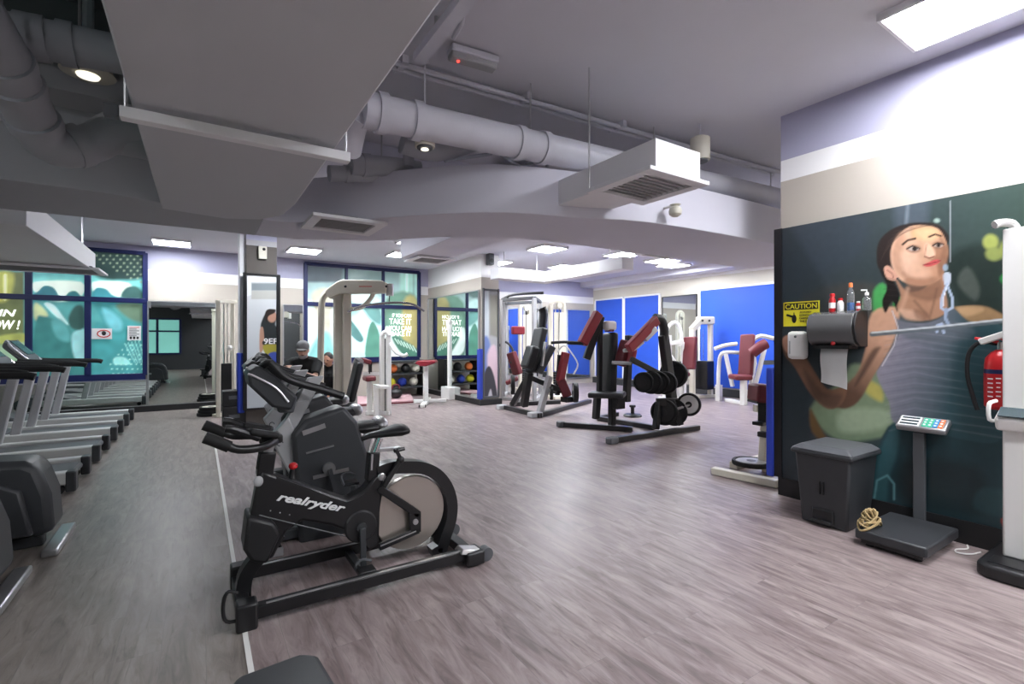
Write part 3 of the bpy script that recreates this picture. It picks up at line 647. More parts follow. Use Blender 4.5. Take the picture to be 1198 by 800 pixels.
# hips and trousers
a.poly([(1046,494),(1100,504),(1152,514),(1190,520),(1198,620),(1020,590),(1020,570),(1026,530)], (36,60,66), 3)
a.poly([(1046,494),(1030,525),(1022,570),(1020,592),(1036,594),(1040,560),(1050,530),(1052,500)], (58,96,102), 5, op=.8); a.poly([(1056,540),(1140,545),(1150,600),(1060,590)], (26,42,46), 12, op=.8)
a.line([(1023,582),(1026,562),(1038,556),(1046,566),(1046,584)], 2, (110,160,165), 2)
# tank top
top = [(1043,362),(1052,375),(1080,378),(1100,372),(1114,360),(1128,372),(1142,382),(1166,378),(1182,392),(1184,420),(1176,450),(1172,480),(1172,512),(1150,518),(1100,508),(1048,496),(1040,470),(1026,440),(1030,428),(1046,402),(1052,385)]
a.poly(top, (140,136,150), 2, rgb2=(46,74,80), g=((1036,420),(1120,440)))
a.poly([(1050,372),(1080,382),(1110,376),(1140,386),(1130,398),(1080,400),(1055,392)], (98,104,112), 5, op=.7)
for k in range(24):                                             # knit ribs of the fabric
    y = 385+k*5; a.line([(1030+abs(k-10)*.8, y+4), (1070, y+math.sin(k)*2-3), (1110, y+2+math.sin(k*.7)*2), (1172, y+12)], 1.1, (170,170,182) if k % 2 else (30,48,54), 1.8, .22)
a.line([(1044,364),(1051,384),(1046,404),(1032,428)], 1.5, (210,205,210), 1, .8)
a.poly([(1122,395),(1172,388),(1180,470),(1140,480),(1120,440)], (40,66,72), 14, op=.6)
# braid, neck, head
a.poly([(1028,300),(1040,318),(1046,330),(1052,345),(1050,365),(1044,352),(1036,366),(1032,352),(1038,335),(1030,318)], (28,24,22), 2)
a.poly([(1046,322),(1060,340),(1080,338),(1102,318),(1106,340),(1108,362),(1096,372),(1075,374),(1050,362),(1054,345)], (170,128,102), 2.5); a.poly([(1060,335),(1085,334),(1100,326),(1102,345),(1088,352),(1066,346)], (120,86,68), 5, op=.7); a.line([(1070,352),(1084,368),(1088,374)], 3, (110,80,64), 3, .6); a.poly([(1052,362),(1070,364),(1080,374),(1060,373)], (200,160,136), 4)
a.poly([(1027,312),(1026,290),(1034,275),(1052,264),(1076,260),(1098,263),(1110,276),(1106,284),(1080,268),(1056,274),(1044,292),(1042,312),(1036,318)], (44,36,33), 2)
face = [(1056,270),(1068,264),(1084,264),(1098,268),(1106,280),(1109,294),(1106,308),(1103,322),(1094,330),(1080,334),(1064,332),(1052,326),(1044,312),(1042,296),(1046,282)]
a.poly(face, (222,180,152), 1.6, rgb2=(176,130,102), g=((1050,290),(1110,300)))
a.poly([(1068,266),(1090,266),(1100,276),(1084,280),(1068,278)], (206,160,116), 5, op=.8); a.ell(1060, 306, 12, 14, (230,188,164), 1.2, .7); a.poly([(1094,290),(1108,288),(1106,312),(1098,318)], (150,106,82), 5, op=.7); a.poly([(1060,326),(1096,324),(1090,333),(1066,334)], (150,108,86), 4, op=.6)
a.poly([(1046,284),(1054,272),(1060,280),(1054,300),(1058,322),(1048,318),(1043,300)], (186,140,114), 6, op=.7)
a.poly([(1072,268),(1092,268),(1098,276),(1086,282),(1074,278)], (232,192,150), 7, op=.6); a.poly([(1086,300),(1094,297),(1100,304),(1092,306)], (150,104,82), 3, op=.7)
a.poly([(1100,278),(1109,292),(1106,312),(1099,324),(1098,306),(1102,292)], (136,98,76), 4, op=.75); a.ell(1078, 320, 9, 6, (226,182,156), 1.4, .6); a.poly([(1056,318),(1070,326),(1088,327),(1080,334),(1062,332)], (168,122,98), 5, op=.7)
a.line([(1056,286),(1062,281),(1071,279)], 2.4, (66,48,38), 1.2); a.line([(1087,277),(1094,274),(1101,276)], 2.2, (66,48,38), 1.2)
a.ell(1069, 291, 8, 4.5, (150,108,88), .6); a.ell(1069, 291, 6, 2.6, (196,180,170), .5); a.ell(1070, 291, 3, 2.6, (44,34,30), .5); a.line([(1061,291),(1068,287.5),(1076,291)], 1.6, (50,36,32), 1)
a.ell(1098, 287, 7, 4.2, (140,100,80), .6); a.ell(1098, 287, 5, 2.3, (186,170,160), .5); a.ell(1098, 287, 2.6, 2.3, (44,34,30), .5); a.line([(1091,287.5),(1097,284),(1104,286)], 1.6, (50,36,32), 1)
a.poly([(1082,286),(1088,286),(1094,297),(1090,302),(1082,300)], (226,182,156), 3); a.line([(1082,300),(1087,302),(1093,300)], 1.8, (132,88,70), 1.2); a.line([(1084,286),(1082,298)], 1.4, (180,134,110), 1.5)
a.poly([(1080,310),(1088,306),(1095,303.5),(1100,305),(1096,309),(1086,312)], (196,84,84), 1.2); a.line([(1080,310),(1090,308),(1100,305)], .9, (120,44,46), .8)
a.poly([(1034,314),(1040,311),(1050,322),(1049,328),(1038,326)], (212,162,140), 1.2); a.line([(1038,316),(1044,320),(1045,325)], 1.2, (160,104,90), 1); a.ell(1050, 326, 1.2, 1.2, (60,60,64), .5)
a.line([(1062,338),(1058,352),(1054,362)], 4, (206,164,138), 4, .6); a.line([(1096,338),(1092,356),(1088,370)], 2.5, (104,74,58), 3, .6); a.poly([(1070,362),(1086,366),(1082,375),(1072,372)], (120,86,68), 4, op=.6)
for k in range(9): a.line([(1030+k*2, 306-k*4.4), (1040+k*4, 282-k*2.2), (1058+k*5, 266-k*.4)], .8, (78,64,58), 1, .35)
for k in range(6): a.line([(1034,324+k*7), (1050,328+k*6)], 1, (62,54,50), 1.2, .5)
# cable, hook and bar in the picture
a.line([(1112,235),(1112,306)], 1.2, (150,156,160), 1, .8); a.ell(1106, 313, 3, 4, (140,160,175), .6)
a.poly([(1104,320),(1112,320),(1111,333),(1105,333)], (186,194,206), 1)
a.line([(1108,332),(1102,348),(1101,360),(1107,364),(1114,360),(1114,348),(1109,336)], 3, (170,184,206), 1); a.line([(1108,334),(1104,348),(1104,358)], 1, (230,236,242), .8)
a.line([(1107,362),(1106,372),(1110,380)], 4, (150,166,190), 1); a.line([(1096,388),(1096,381),(1102,379),(1104,389)], 3.4, (176,190,214), 1)
a.line([(1020,391),(1095,384),(1190,373.5)], 5.5, (96,104,108), 1.2); a.line([(1020,389.2),(1095,382.3),(1190,371.7)], 2, (206,212,216), 1)
a.poly([(1172,606),(1182,608),(1184,618),(1174,616)], (196,60,44), 2); a.poly([(1150,570),(1188,580),(1188,605),(1140,595)], (46,78,82), 6, op=.7)
a.grain(.08, .15, .15, 5)
a.build('mural_print', M['mural_print'], o)
MB().span((XW-.028, .15, .17), (XW-.002, 2.49, 2.57)).build('mural_board', 'black_plastic', o)
struct(MB().span((XW-.05, -4, 0), (XW-.002, 2.52, .17)).build('baseboard_right', 'black_plastic'))
struct(MB().span((XW-.05, 2.49, .17), (XW+.26, 2.56, 2.57)).build('trim_4', 'black_metal'))
tag(MB().span((XW-.07, 2.56, .16), (XW+.02, 2.63, 1.22)).build('blue_pad', 'blue_foam', None, .012), 'blue foam strip on the end of the picture wall', 'pad')
# caution sign
WX = MX-.004
def wp(u, v, off=.0): p = at_x(u, v, MX-off); return V(MX-off, p.y, p.z)
p, q = wp(917, 354), wp(959, 381)
o = thing('caution_sign', 'yellow caution sign with a black heading beside the towel dispenser', 'sign', (MX, (p.y+q.y)/2, q.z))
MB().span((MX-.006, p.y, q.z), (MX-.001, q.y, p.z)).build('plate', 'yellow_print', o)
MB().span((MX-.008, p.y-.01, p.z-.075), (MX-.005, q.y+.01, p.z-.01)).build('heading_bar', 'black_print', o)
lettering('heading', 'CAUTION', 'yellow_print', (MX-.0085, p.y-.02, p.z-.066), (0,-1,0), (0,0,1), .046, o, 0, .001, p.y-q.y-.04, bold=.01)
for i, t in enumerate(('AVOID', 'CONTACT', 'CAREFULLY', 'THE DRUM')):
    lettering('print_line', t, 'black_print', (MX-.0085, p.y-.15, p.z-.108-.028*i), (0,-1,0), (0,0,1), .016, o, 0, .001, .1+.02*(i % 2))
h = MB(); h.bar((MX-.008, p.y-.03, p.z-.12), (MX-.008, p.y-.09, p.z-.14), .003, .02); h.ball((MX-.008, p.y-.1, p.z-.16), (.003, .022, .04)); h.bar((MX-.008, p.y-.1, p.z-.1), (MX-.008, p.y-.1, p.z-.14), .003, .014); h.build('pictogram', 'black_print', o)
# towel dispenser and paper
p, q = wp(957, 367), wp(1018, 411)
o = thing('towel_dispenser', 'smoked grey paper towel dispenser on the picture wall', 'dispenser', (MX, (p.y+q.y)/2, q.z))
pr = []; ya, yb = p.y, q.y; dz0, dz1 = 1.44, 1.74
prof = [(0, dz0), (.13, dz0), (.2, dz0+.04), (.235, dz0+.12), (.235, dz0+.2), (.2, dz0+.27), (.12, dz1), (0, dz1)]
YA, YBB = 2.16, 1.8
MB().prism([V(MX-.002-d, YA, z) for d, z in prof], (0, YBB-YA, 0)).build('cover', 'smoked', o, .012)
MB().prism([V(MX-.002-d*1.03, YBB-.002, dz0+(z-dz0)*1.02) for d, z in prof], (0, -.02, 0)).build('side_plate', 'black_plastic', o, .006)
MB().span((MX-.2, YBB+.04, dz0-.02), (MX-.03, YA-.04, dz0+.01)).build('tear_bar', 'black_plastic', o)
MB().ball((MX-.2, (YA+YBB)/2-.02, dz0+.025), .018).build('lock_button', 'red_paint', o)
t = thing('paper_towel', 'white paper towel hanging out of the grey dispenser', 'paper towel', (MX-.12, 1.96, 1.1))
me = MB(); n = 10; rows = []
for i in range(n+1):
    z = dz0-.005-i*.031; xo = MX-.13-.02*math.sin(i*.5)-.008*i*.3
    rows.append([me.bm.verts.new((xo+.012*math.sin(k*.9+i*.3), YA-.075-k*.026, z-(.05*k/8*(i/n)))) for k in range(9)])
for r0, r1 in zip(rows, rows[1:]):
    for k in range(8): me.bm.faces.new((r0[k], r0[k+1], r1[k+1], r1[k]))
bmesh.ops.solidify(me.bm, geom=me.bm.faces[:], thickness=.002); me.build('sheet', 'paper', t)
# bottles standing on the dispenser
ZD = dz1
def bottle(u, h, r, label, body, cap, liquid=None, kind='bottle', neck=.35, pump=False):
    y = at_x(u, 364, MX-.1).y; c = V(MX-.09, y, ZD); o = thing('bottle', label, kind, c, 0, 'bottles on the towel dispenser')
    MB().lathe([(r*.9, 0), (r, .008), (r, h*.62), (r*.85, h*.7), (r*neck, h*.8), (r*neck, h*.86)], c, seg=18).build('bottle_body', body, o)
    MB().lathe([(r*neck*1.25, h*.84), (r*neck*1.25, h*.97), (r*neck, h)], c, seg=14).build('cap', cap, o)
    if liquid: MB().lathe([(r*.8, .006), (r*.86, .02), (r*.86, h*.3), (r*.5, h*.3)], c, seg=14).build('liquid', liquid, o)
    if pump:
        MB().tube([c+V(0, 0, h), c+V(0, 0, h*1.12), c+V(-.03, .03, h*1.12)], .006, 6, 1).build('pump', 'white_metal', o)
    else: MB().lathe([(r*1.01, h*.2), (r*1.01, h*.5)], c, seg=18).build('bottle_label', 'white_print', o) if not liquid else None
bottle(973, .16, .026, 'red bottle at the left end on the towel dispenser', 'red_paint', 'red_paint', neck=.6)
bottle(982.5, .115, .026, 'short white bottle with a red cap on the towel dispenser', 'white_metal', 'red_paint', neck=.6)
bottle(994.5, .24, .027, 'clear bottle of blue liquid with an orange cap on the towel dispenser', 'clear_glass', 'orange_print', 'blue_liquid', neck=.45)
bottle(1003.5, .08, .017, 'small red and white bottle behind the blue liquid bottle', 'red_paint', 'white_metal', neck=.6)
bottle(1013.5, .15, .032, 'clear pump bottle at the right end on the towel dispenser', 'clear_glass', 'white_metal', None, pump=True)
# air freshener
p, q = wp(925, 388), wp(948, 420)
o = thing('air_freshener', 'white air freshener left of the towel dispenser', 'air freshener', (MX, (p.y+q.y)/2, q.z))
yc, zc = (p.y+q.y)/2-.0, (p.z+q.z)/2
MB().span((MX-.09, yc-.085, zc-.13), (MX-.002, yc+.085, zc+.13)).build('casing', 'white_metal', o, .035); MB().box((MX-.091, yc+.05, zc-.02), (.004, .01, .12)).build('slot', 'light_grey', o)
MB().ball((MX-.09, yc, zc+.08), .012).build('nozzle', 'dark_grey', o)
# fire extinguisher
p = wp(1171, 440, .1); yc = p.y; zt = at_x(1172, 395, MX-.1).z; zb = at_x(1172, 474, MX-.1).z
o = thing('fire_extinguisher', 'red fire extinguisher hung on the picture wall', 'fire extinguisher', (MX-.1, yc, zb))
R = .085; H = 1.46-1.03; zb = 1.02; c = V(MX-.1, yc, zb)
MB().lathe([(R*.8, 0), (R, .02), (R, .3), (R*.93, .35), (R*.6, .39), (R*.3, .41)], c).build('cylinder', 'red_paint', o)
MB().lathe([(R*1.01, .07), (R*1.01, .27)], c).build('label_band', 'red_paint', o)
MB().lathe([(R*1.015, .245), (R*1.015, .275)], c).build('blue_band', 'navy_frame', o)
def onround(a, z, wd, h, nm, mm):
    q = Vector((math.cos(a), math.sin(a), 0)); MB().box(c+q*(R*1.012)+V(0, 0, z), (.004, wd, h), Matrix.Rotation(a, 3, 'Z')).build(nm, mm, o)
for k in range(5):
    onround(PI*.86, .21-.03*k, .03, .008, 'print_line', 'white_print'); onround(PI*1.02, .215-.03*k, .026-.004*(k % 3), .008, 'print_line', 'white_print')
for k in range(3): onround(PI*(1.17+.085*k), .19, .026, .09, 'white_label', 'white_print')
MB().cyl(c+V(0,0,.4), c+V(0,0,.46), .022, 12).build('valve', 'chrome', o)
hd = MB(); hd.bar(c+V(0, .01, .46), c+V(-.02, .13, .49), .025, .02); hd.bar(c+V(0, .0, .48), c+V(-.02, -.1, .54), .025, .02); hd.build('handle', 'red_paint', o, .004)
MB().bar(c+V(-.03, .1, .46), c+V(-.01, -.12, .56), .07, .045).build('lever', 'white_metal', o, .008)
MB().tube([c+V(0, .02, .45), c+V(-.02, .1, .46), c+V(-.02, .16, .38), c+V(-.01, .17, .22), c+V(0, .14, .06), c+V(0, .12, -.02)], .013, 8, 4).build('hose', 'rubber', o)
MB().span((MX-.03, yc-.03, zb+.2), (MX-.002, yc+.03, zb+.44)).build('wall_bracket', 'black_metal', o)

# ------------------------------------------------------------------ floor things by the right wall
# pedal bin
o = thing('pedal_bin', 'grey pedal bin with a hinged lid against the picture wall', 'bin', (4.42, 1.93, 0))
def taper(b, x0, x1, y0, y1, z0, z1, k): return b.hexa([V(x0+k, y0+k, z0), V(x1-k, y0+k, z0), V(x1-k, y1-k, z0), V(x0+k, y1-k, z0), V(x0, y0, z1), V(x1, y0, z1), V(x1, y1, z1), V(x0, y1, z1)])
bx0, bx1, by0, by1 = 4.17, 4.66, 1.68, 2.1
taper(MB(), bx0, bx1, by0, by1, 0, .6, .04).build('bin_body', 'charcoal', o, .02)
MB().span((bx0-.02, by0-.02, .565), (bx1+.02, by1+.02, .6)).build('rim', 'charcoal', o, .012)
l = MB(); l.hexa([V(bx0-.025, by0-.025, .6), V(bx1+.025, by0-.025, .6), V(bx1+.025, by1+.025, .6), V(bx0-.025, by1+.025, .6), V(bx0+.04, by0+.04, .645), V(bx1-.02, by0+.04, .645), V(bx1-.02, by1-.04, .645), V(bx0+.04, by1-.04, .645)]); l.build('lid', 'dark_grey', o, .015)
MB().span((bx0+.018, by0+.13, .03), (bx0+.045, by0+.29, .14)).build('pedal_recess', 'black_plastic', o, .01)
MB().span((bx0-.015, by0+.14, .03), (bx0+.04, by0+.28, .055)).build('pedal', 'black_plastic', o, .006)
for y in (.2, .225): MB().span((bx0+.008, by0+y-.003, .26), (bx0+.02, by0+y+.003, .36)).build('hand_mark', 'black_print', o)
# platform scale
o = thing('platform_scale', 'black platform scale with a display on a grey post', 'scale', (4.3, 1.4, 0))
MB().span((4.03, 1.18, .05), (4.66, 1.6, .12)).build('platform', 'charcoal', o, .012)
MB().span((4.06, 1.21, .02), (4.63, 1.57, .06)).build('scale_base', 'black_metal', o)
for x in (4.1, 4.59):
    for y in (1.25, 1.53): MB().cyl((x, y, 0), (x, y, .03), .025, 10).build('foot', 'rubber', o)
pc = V(4.69, 1.42, 0); MB().bar(pc+V(0,0,.05), pc+V(0,0,.78), .07, .05).build('post', 'dark_grey', o, .005)
MB().bar(V(4.6, 1.42, .06), V(4.7, 1.42, .06), .12, .04).build('post_bracket', 'silver', o)
R = Matrix.Rotation(-.55, 3, 'Y'); c = V(4.66, 1.39, .845)
MB().box(c, (.14, .31, .05), R).build('display_head', 'silver', o, .012)
MB().box(c+R@V(-.0, .075, .026), (.11, .13, .004), R).build('screen', 'white_print', o)
for k in range(3): MB().box(c+R@V(-.035+.035*k, .075, .029), (.016, .11, .004), R).build('screen_window', 'lcd', o)
for i, mm in enumerate(('green_print', 'green_print', 'blue_print', 'orange_print')): MB().box(c+R@V(0, -.02-.032*i, .027), (.1, .03, .004), R).build('keypad', mm, o)
keys = MB()
for i in range(4):
    for k in range(3): keys.box(c+R@V(-.03+.03*k, -.02-.032*i, .03), (.014, .014, .004), R)
keys.build('keys', 'white_print', o)
# rope bundle on the scale
o = thing('rope_bundle', 'coiled tan rope lying on the corner of the platform scale', 'rope', (4.12, 1.55, .12)); mb = MB()
for k in range(8):
    ph = k*.85; mb.tube([V(4.15+(.12-.012*k)*math.cos(t*.95+ph), 1.55+(.06-.005*k)*math.sin(t*.95+ph), .13+.013*k+.018*math.sin(t*1.7+k)+.03*(t in (2, 5))) for t in range(8)], .0075, 7, 4)
mb.build('rope', 'tan_rope', o)
# body composition scale at the right edge
o = thing('body_scale', 'tall white body scale with a black base at the right edge', 'scale', (4.45, .82, 0))
bp = MB(); pts = [V(4.2+.0, .98, 0), V(4.14, .92, 0), V(4.14, .6, 0), V(4.2, .5, 0), V(4.72, .5, 0), V(4.72, .98, 0)]
bp.prism(pts, (0, 0, .09)); bp.build('scale_base', 'black_plastic', o, .02)
MB().span((4.2, .55, .09), (4.36, .93, .097)).build('foot_plate', 'black_metal', o, .003)
YC = at_x(1190, 400, 4.45).y
MB().bar(V(4.45, YC, .09), V(4.45, YC, 2.22), .12, .1).build('column', 'white_metal', o, .012)
MB().tube([V(4.45, YC, 2.2), V(4.43, YC+.02, 2.25), V(4.4, YC+.06, 2.26), V(4.37, YC+.09, 2.25)], .026, 10).build('head_arm', 'white_metal', o)
MB().box((4.38, YC-.01, .98), (.14, .18, .1), Matrix.Rotation(-.4, 3, 'Y')).build('control_box', 'white_metal', o, .02); MB().box((4.33, YC-.01, 1.035), (.1, .14, .01), Matrix.Rotation(-.5, 3, 'Y')).build('screen', 'lcd', o)
MB().tube([V(4.38, YC+.08, .97), V(4.31, YC+.1, .98), V(4.3, YC+.1, 1.08), V(4.36, YC+.08, 1.1)], .012, 8).build('handle', 'white_metal', o)
tag(MB().tube([V(4.6, 1.05, .008), V(4.5, 1.08, .008), V(4.46, 1.14, .008), V(4.52, 1.16, .008), V(4.6, 1.12, .008), V(4.68, 1.14, .008)], .005, 6, 4).build('power_cable', 'white_metal'), 'thin white cable curled on the floor by the body scale', 'cable')

# ------------------------------------------------------------------ foreground spin bike
YS = 3.1
def B(u, v, dy=0.): p = at_y(u, v, YS); return V(p.x, YS+dy, p.z)
TH = V(0, 1, 0)
bike = thing('spin_bike', 'black spin bike with a bronze flywheel nearest the camera', 'exercise bike', (.85, YS, 0))
for y, nm in ((2.86, 'near'), (3.36, 'far')):
    MB().bar((.22, y, .075), (1.53, y, .075), .06, .07).build('base_rail', 'black_metal', bike, .008)
    MB().bar((.3, y-.02, .113), (1.5, y-.02, .113), .016, .004).build('rail_trim', 'silver', bike)
    MB().span((1.47, y-.07, .01), (1.6, y+.07, .1)).build('rear_foot', 'black_metal', bike, .012)
    f = MB(); f.hexa([V(1.43, y-.055, .1), V(1.6, y-.055, .06), V(1.6, y+.055, .06), V(1.43, y+.055, .1), V(1.45, y-.04, .13), V(1.58, y-.04, .1), V(1.58, y+.04, .1), V(1.45, y+.04, .13)]); f.build('chrome_cap', 'silver', bike, .006)
    MB().cyl((1.64, y-.03, .045), (1.64, y+.03, .045), .045, 18).build('transport_wheel', 'dark_grey', bike)
    MB().span((.16, y-.05, .0), (.26, y+.05, .14)).build('front_foot', 'black_metal', bike, .012)
    if nm == 'near': MB().tube([V(.17, y-.02, .06), V(.12, y-.02, .07), V(.105, y-.02, .12), V(.11, y-.02, .19), V(.13, y-.02, .22), V(.17, y-.02, .2)], .009, 8).build('lift_handle', 'black_metal', bike)
MB().bar((.2, 2.86, .06), (.2, 3.36, .06), .07, .06).build('cross_bar', 'black_metal', bike, .006)
MB().bar((1.53, 2.86, .06), (1.53, 3.36, .06), .07, .06).build('cross_bar', 'black_metal', bike, .006)
MB().bar((.85, 2.86, .06), (.85, 3.36, .06), .05, .04).build('cross_bar', 'black_metal', bike, .006)
# main frame
fr = [(306,548),(318,552),(360,567),(404,582),(424,570),(438,552),(447,560),(442,596),(441,634),(428,642),(412,622),(386,612),(352,606),(334,618),(318,650),(300,652),(284,634),(294,592),(299,564)]
MB().prism([B(u, v) for u, v in fr], TH*.11, True).build('main_frame', 'black_metal', bike, .018)
MB().strip([B(322, 557), B(360, 571), B(402, 586), B(424, 576)], .02, TH*.118, 2).build('frame_crease', 'black_plastic', bike)
MB().tube([B(302, 599, -.058), B(350, 611, -.058), B(424, 629, -.058)], .004, 6).build('frame_line', 'dark_grey', bike)
p0, p1 = B(320.5, 585, -.0565), B(398.5, 598.5, -.0565)
lettering('frame_lettering', 'realryder', 'white_print', p0-V(0, .003, 0), p1-p0, V((p1.z-p0.z)*-1, 0, (p1.x-p0.x)), .062, bike, .32, .003, (p1-p0).length, bold=.025)
for k in range(3): MB().ball(B(315+k*11, 594+k*2.4, -.056), .004).build('rivet', 'silver', bike)
# front leg arch to the base
MB().strip([B(326, 622), B(312, 640), B(296, 658), B(286, 676), B(284, 700), V(B(284, 712).x, YS, .08)], .075, TH*.08, 3).build('front_leg', 'black_metal', bike, .008)
MB().prism([B(u, v) for u, v in ((288,598),(318,604),(326,618),(310,652),(292,650),(283,636))], TH*.22, True).build('front_shroud', 'black_plastic', bike, .02)
# steering post and handlebar
MB().bar(B(309, 556), B(313, 528), .085, .085).build('steering_post', 'black_metal', bike, .008)
MB().bar(B(303, 548), B(308, 514), .03, .03).build('post_insert', 'charcoal', bike); MB().bar(B(313, 530), B(318, 508), .035, .05).build('post_insert', 'silver', bike)
MB().ball(B(301, 560, -.06), (.025, .012, .03)).build('steering_ring', 'light_grey', bike)
MB().box(B(316, 512), (.12, .14, .05)).build('handlebar_stem', 'black_metal', bike, .012)
for y, k in ((-.22, 0), (.2, 1)):
    MB().tube([B(320, 514, y*.3), B(300, 516, y*.9), B(276, 517, y), B(262, 512, y), B(246, 506, y), B(239, 504, y)], .022, 12).build('handlebar', 'black_metal', bike)
    MB().tube([B(266, 514, y), B(256, 510, y), B(246, 506, y), B(239, 503.5, y)], .03, 12).build('grip', 'rubber', bike)
    MB().bar(B(322, 506, y*.45), B(288, 500, y*.6), .09, .035).build('elbow_pad', 'rubber', bike, .015)
    MB().tube([B(300, 508, y*.6), B(275, 498, y*.7), B(262, 496, y*.7)], .02, 10).build('inner_handle', 'black_metal', bike)
MB().cyl(B(340, 560), B(342, 549), .014, 10).build('brake_stem', 'black_metal', bike); MB().ball(B(343, 545), (.026, .026, .022)).build('brake_knob', 'red_paint', bike)
# seat post and saddle
MB().bar(B(434, 562), B(437, 528), .075, .07).build('seat_tube', 'black_metal', bike, .008)
MB().bar(B(432, 548, -.04), B(433, 530, -.04), .02, .012).build('tube_badge', 'silver', bike)
MB().cyl(B(437, 532), B(444, 512), .026, 14).build('seat_post', 'chrome', bike); MB().bar(B(436, 527), B(468, 524), .04, .02).build('saddle_slider', 'silver', bike)
MB().tube([B(458, 526, -.05), B(470, 523, -.05)], .012, 8).build('slider_lever', 'black_metal', bike)
sd = MB(); rows = []
for k, (u, v, wd, th) in enumerate(((423, 513, .02, .03), (432, 509, .035, .035), (444, 507, .05, .045), (456, 504, .085, .06), (466, 502, .115, .07), (473, 501, .11, .06), (476, 503, .06, .03))):
    c = B(u, v); rows.append([sd.bm.verts.new(c+V(0, math.cos(t*PI/6)*wd, math.sin(t*PI/6)*th*(.45 if math.sin(t*PI/6) > 0 else .6))) for t in range(12)])
for a, b in zip(rows, rows[1:]):
    for t in range(12): sd.bm.faces.new((a[t], a[(t+1) % 12], b[(t+1) % 12], b[t]))
sd.bm.faces.new(rows[0][::-1]); sd.bm.faces.new(rows[-1]); sd.build('saddle', 'black_plastic', bike, ang=1.2)
MB().bar(B(444, 566, -.075), B(463, 536, -.075), .035, .03).build('resistance_lever', 'black_metal', bike, .005)
MB().ball(B(464, 535, -.075), .025).build('lever_knob', 'black_plastic', bike); MB().bar(B(463, 532, -.075), B(458, 522, -.075), .02).build('lever_tip', 'black_plastic', bike)
MB().ball(B(443, 555, -.06), (.026, .01, .026)).build('pivot_badge', 'silver', bike)
# flywheel with its arch and fork
c = B(479, 598); MB().lathe([(.0, -.02), (.05, -.024), (.2, -.02), (.238, -.024), (.243, -.018), (.243, .018), (.238, .024), (.2, .02), (.05, .024), (0, .02)], c, (0,1,0), 56).build('flywheel', 'bronze_disc', bike)
MB().strip([B(440, 552), B(455, 546), B(474, 545), B(492, 546), B(508, 553), B(520, 567), B(526, 586), B(525, 606), B(519, 625), B(512, 645), V(B(508, 660).x, YS, .08)], .08, TH*.09, 4).build('flywheel_arch', 'black_metal', bike, .01)
for y in (-.06, .06):
    MB().bar(B(440, 568, y), B(486, 599, y), .025, .05).build('fork_arm', 'black_metal', bike, .006); MB().bar(B(440, 636, y), B(486, 616, y), .025, .045).build('fork_arm', 'black_metal', bike, .006)
    MB().prism([B(u, v, y) for u, v in ((474,597),(488,596),(488,618),(476,620))], TH*.025, True).build('axle_plate', 'black_metal', bike, .004)
MB().cyl(B(481, 606, -.085), B(481, 606, .085), .018, 14).build('axle', 'silver', bike)
MB().bar(B(441, 634, -.073), B(482, 617, -.073), .004, .008).build('fork_trim', 'silver', bike)
cc = B(419, 612); MB().cyl(cc-TH*.09, cc+TH*.09, .03, 16).build('crank_axle', 'charcoal', bike); MB().lathe([(.09, -.01), (.1, 0), (.09, .01)], cc-TH*.062, (0,1,0), 30).build('chain_cover', 'black_plastic', bike)
for y, u, v in ((-.1, 420, 655), (.1, 418, 572)):
    e = B(u, v, y); MB().bar(V(cc.x, YS+y, cc.z), e, .02, .035).build('crank_arm', 'charcoal', bike, .004)
    s = -1 if y < 0 else 1; MB().box(e+TH*.06*s, (.1, .09, .02)).build('pedal', 'black_plastic', bike, .006)
    MB().tube([e+V(-.05, .02*s, .0), e+V(-.06, .06*s, .05), e+V(-.02, .06*s, .07), e+V(.03, .06*s, .05)], .008, 6).build('toe_cage', 'dark_grey', bike)

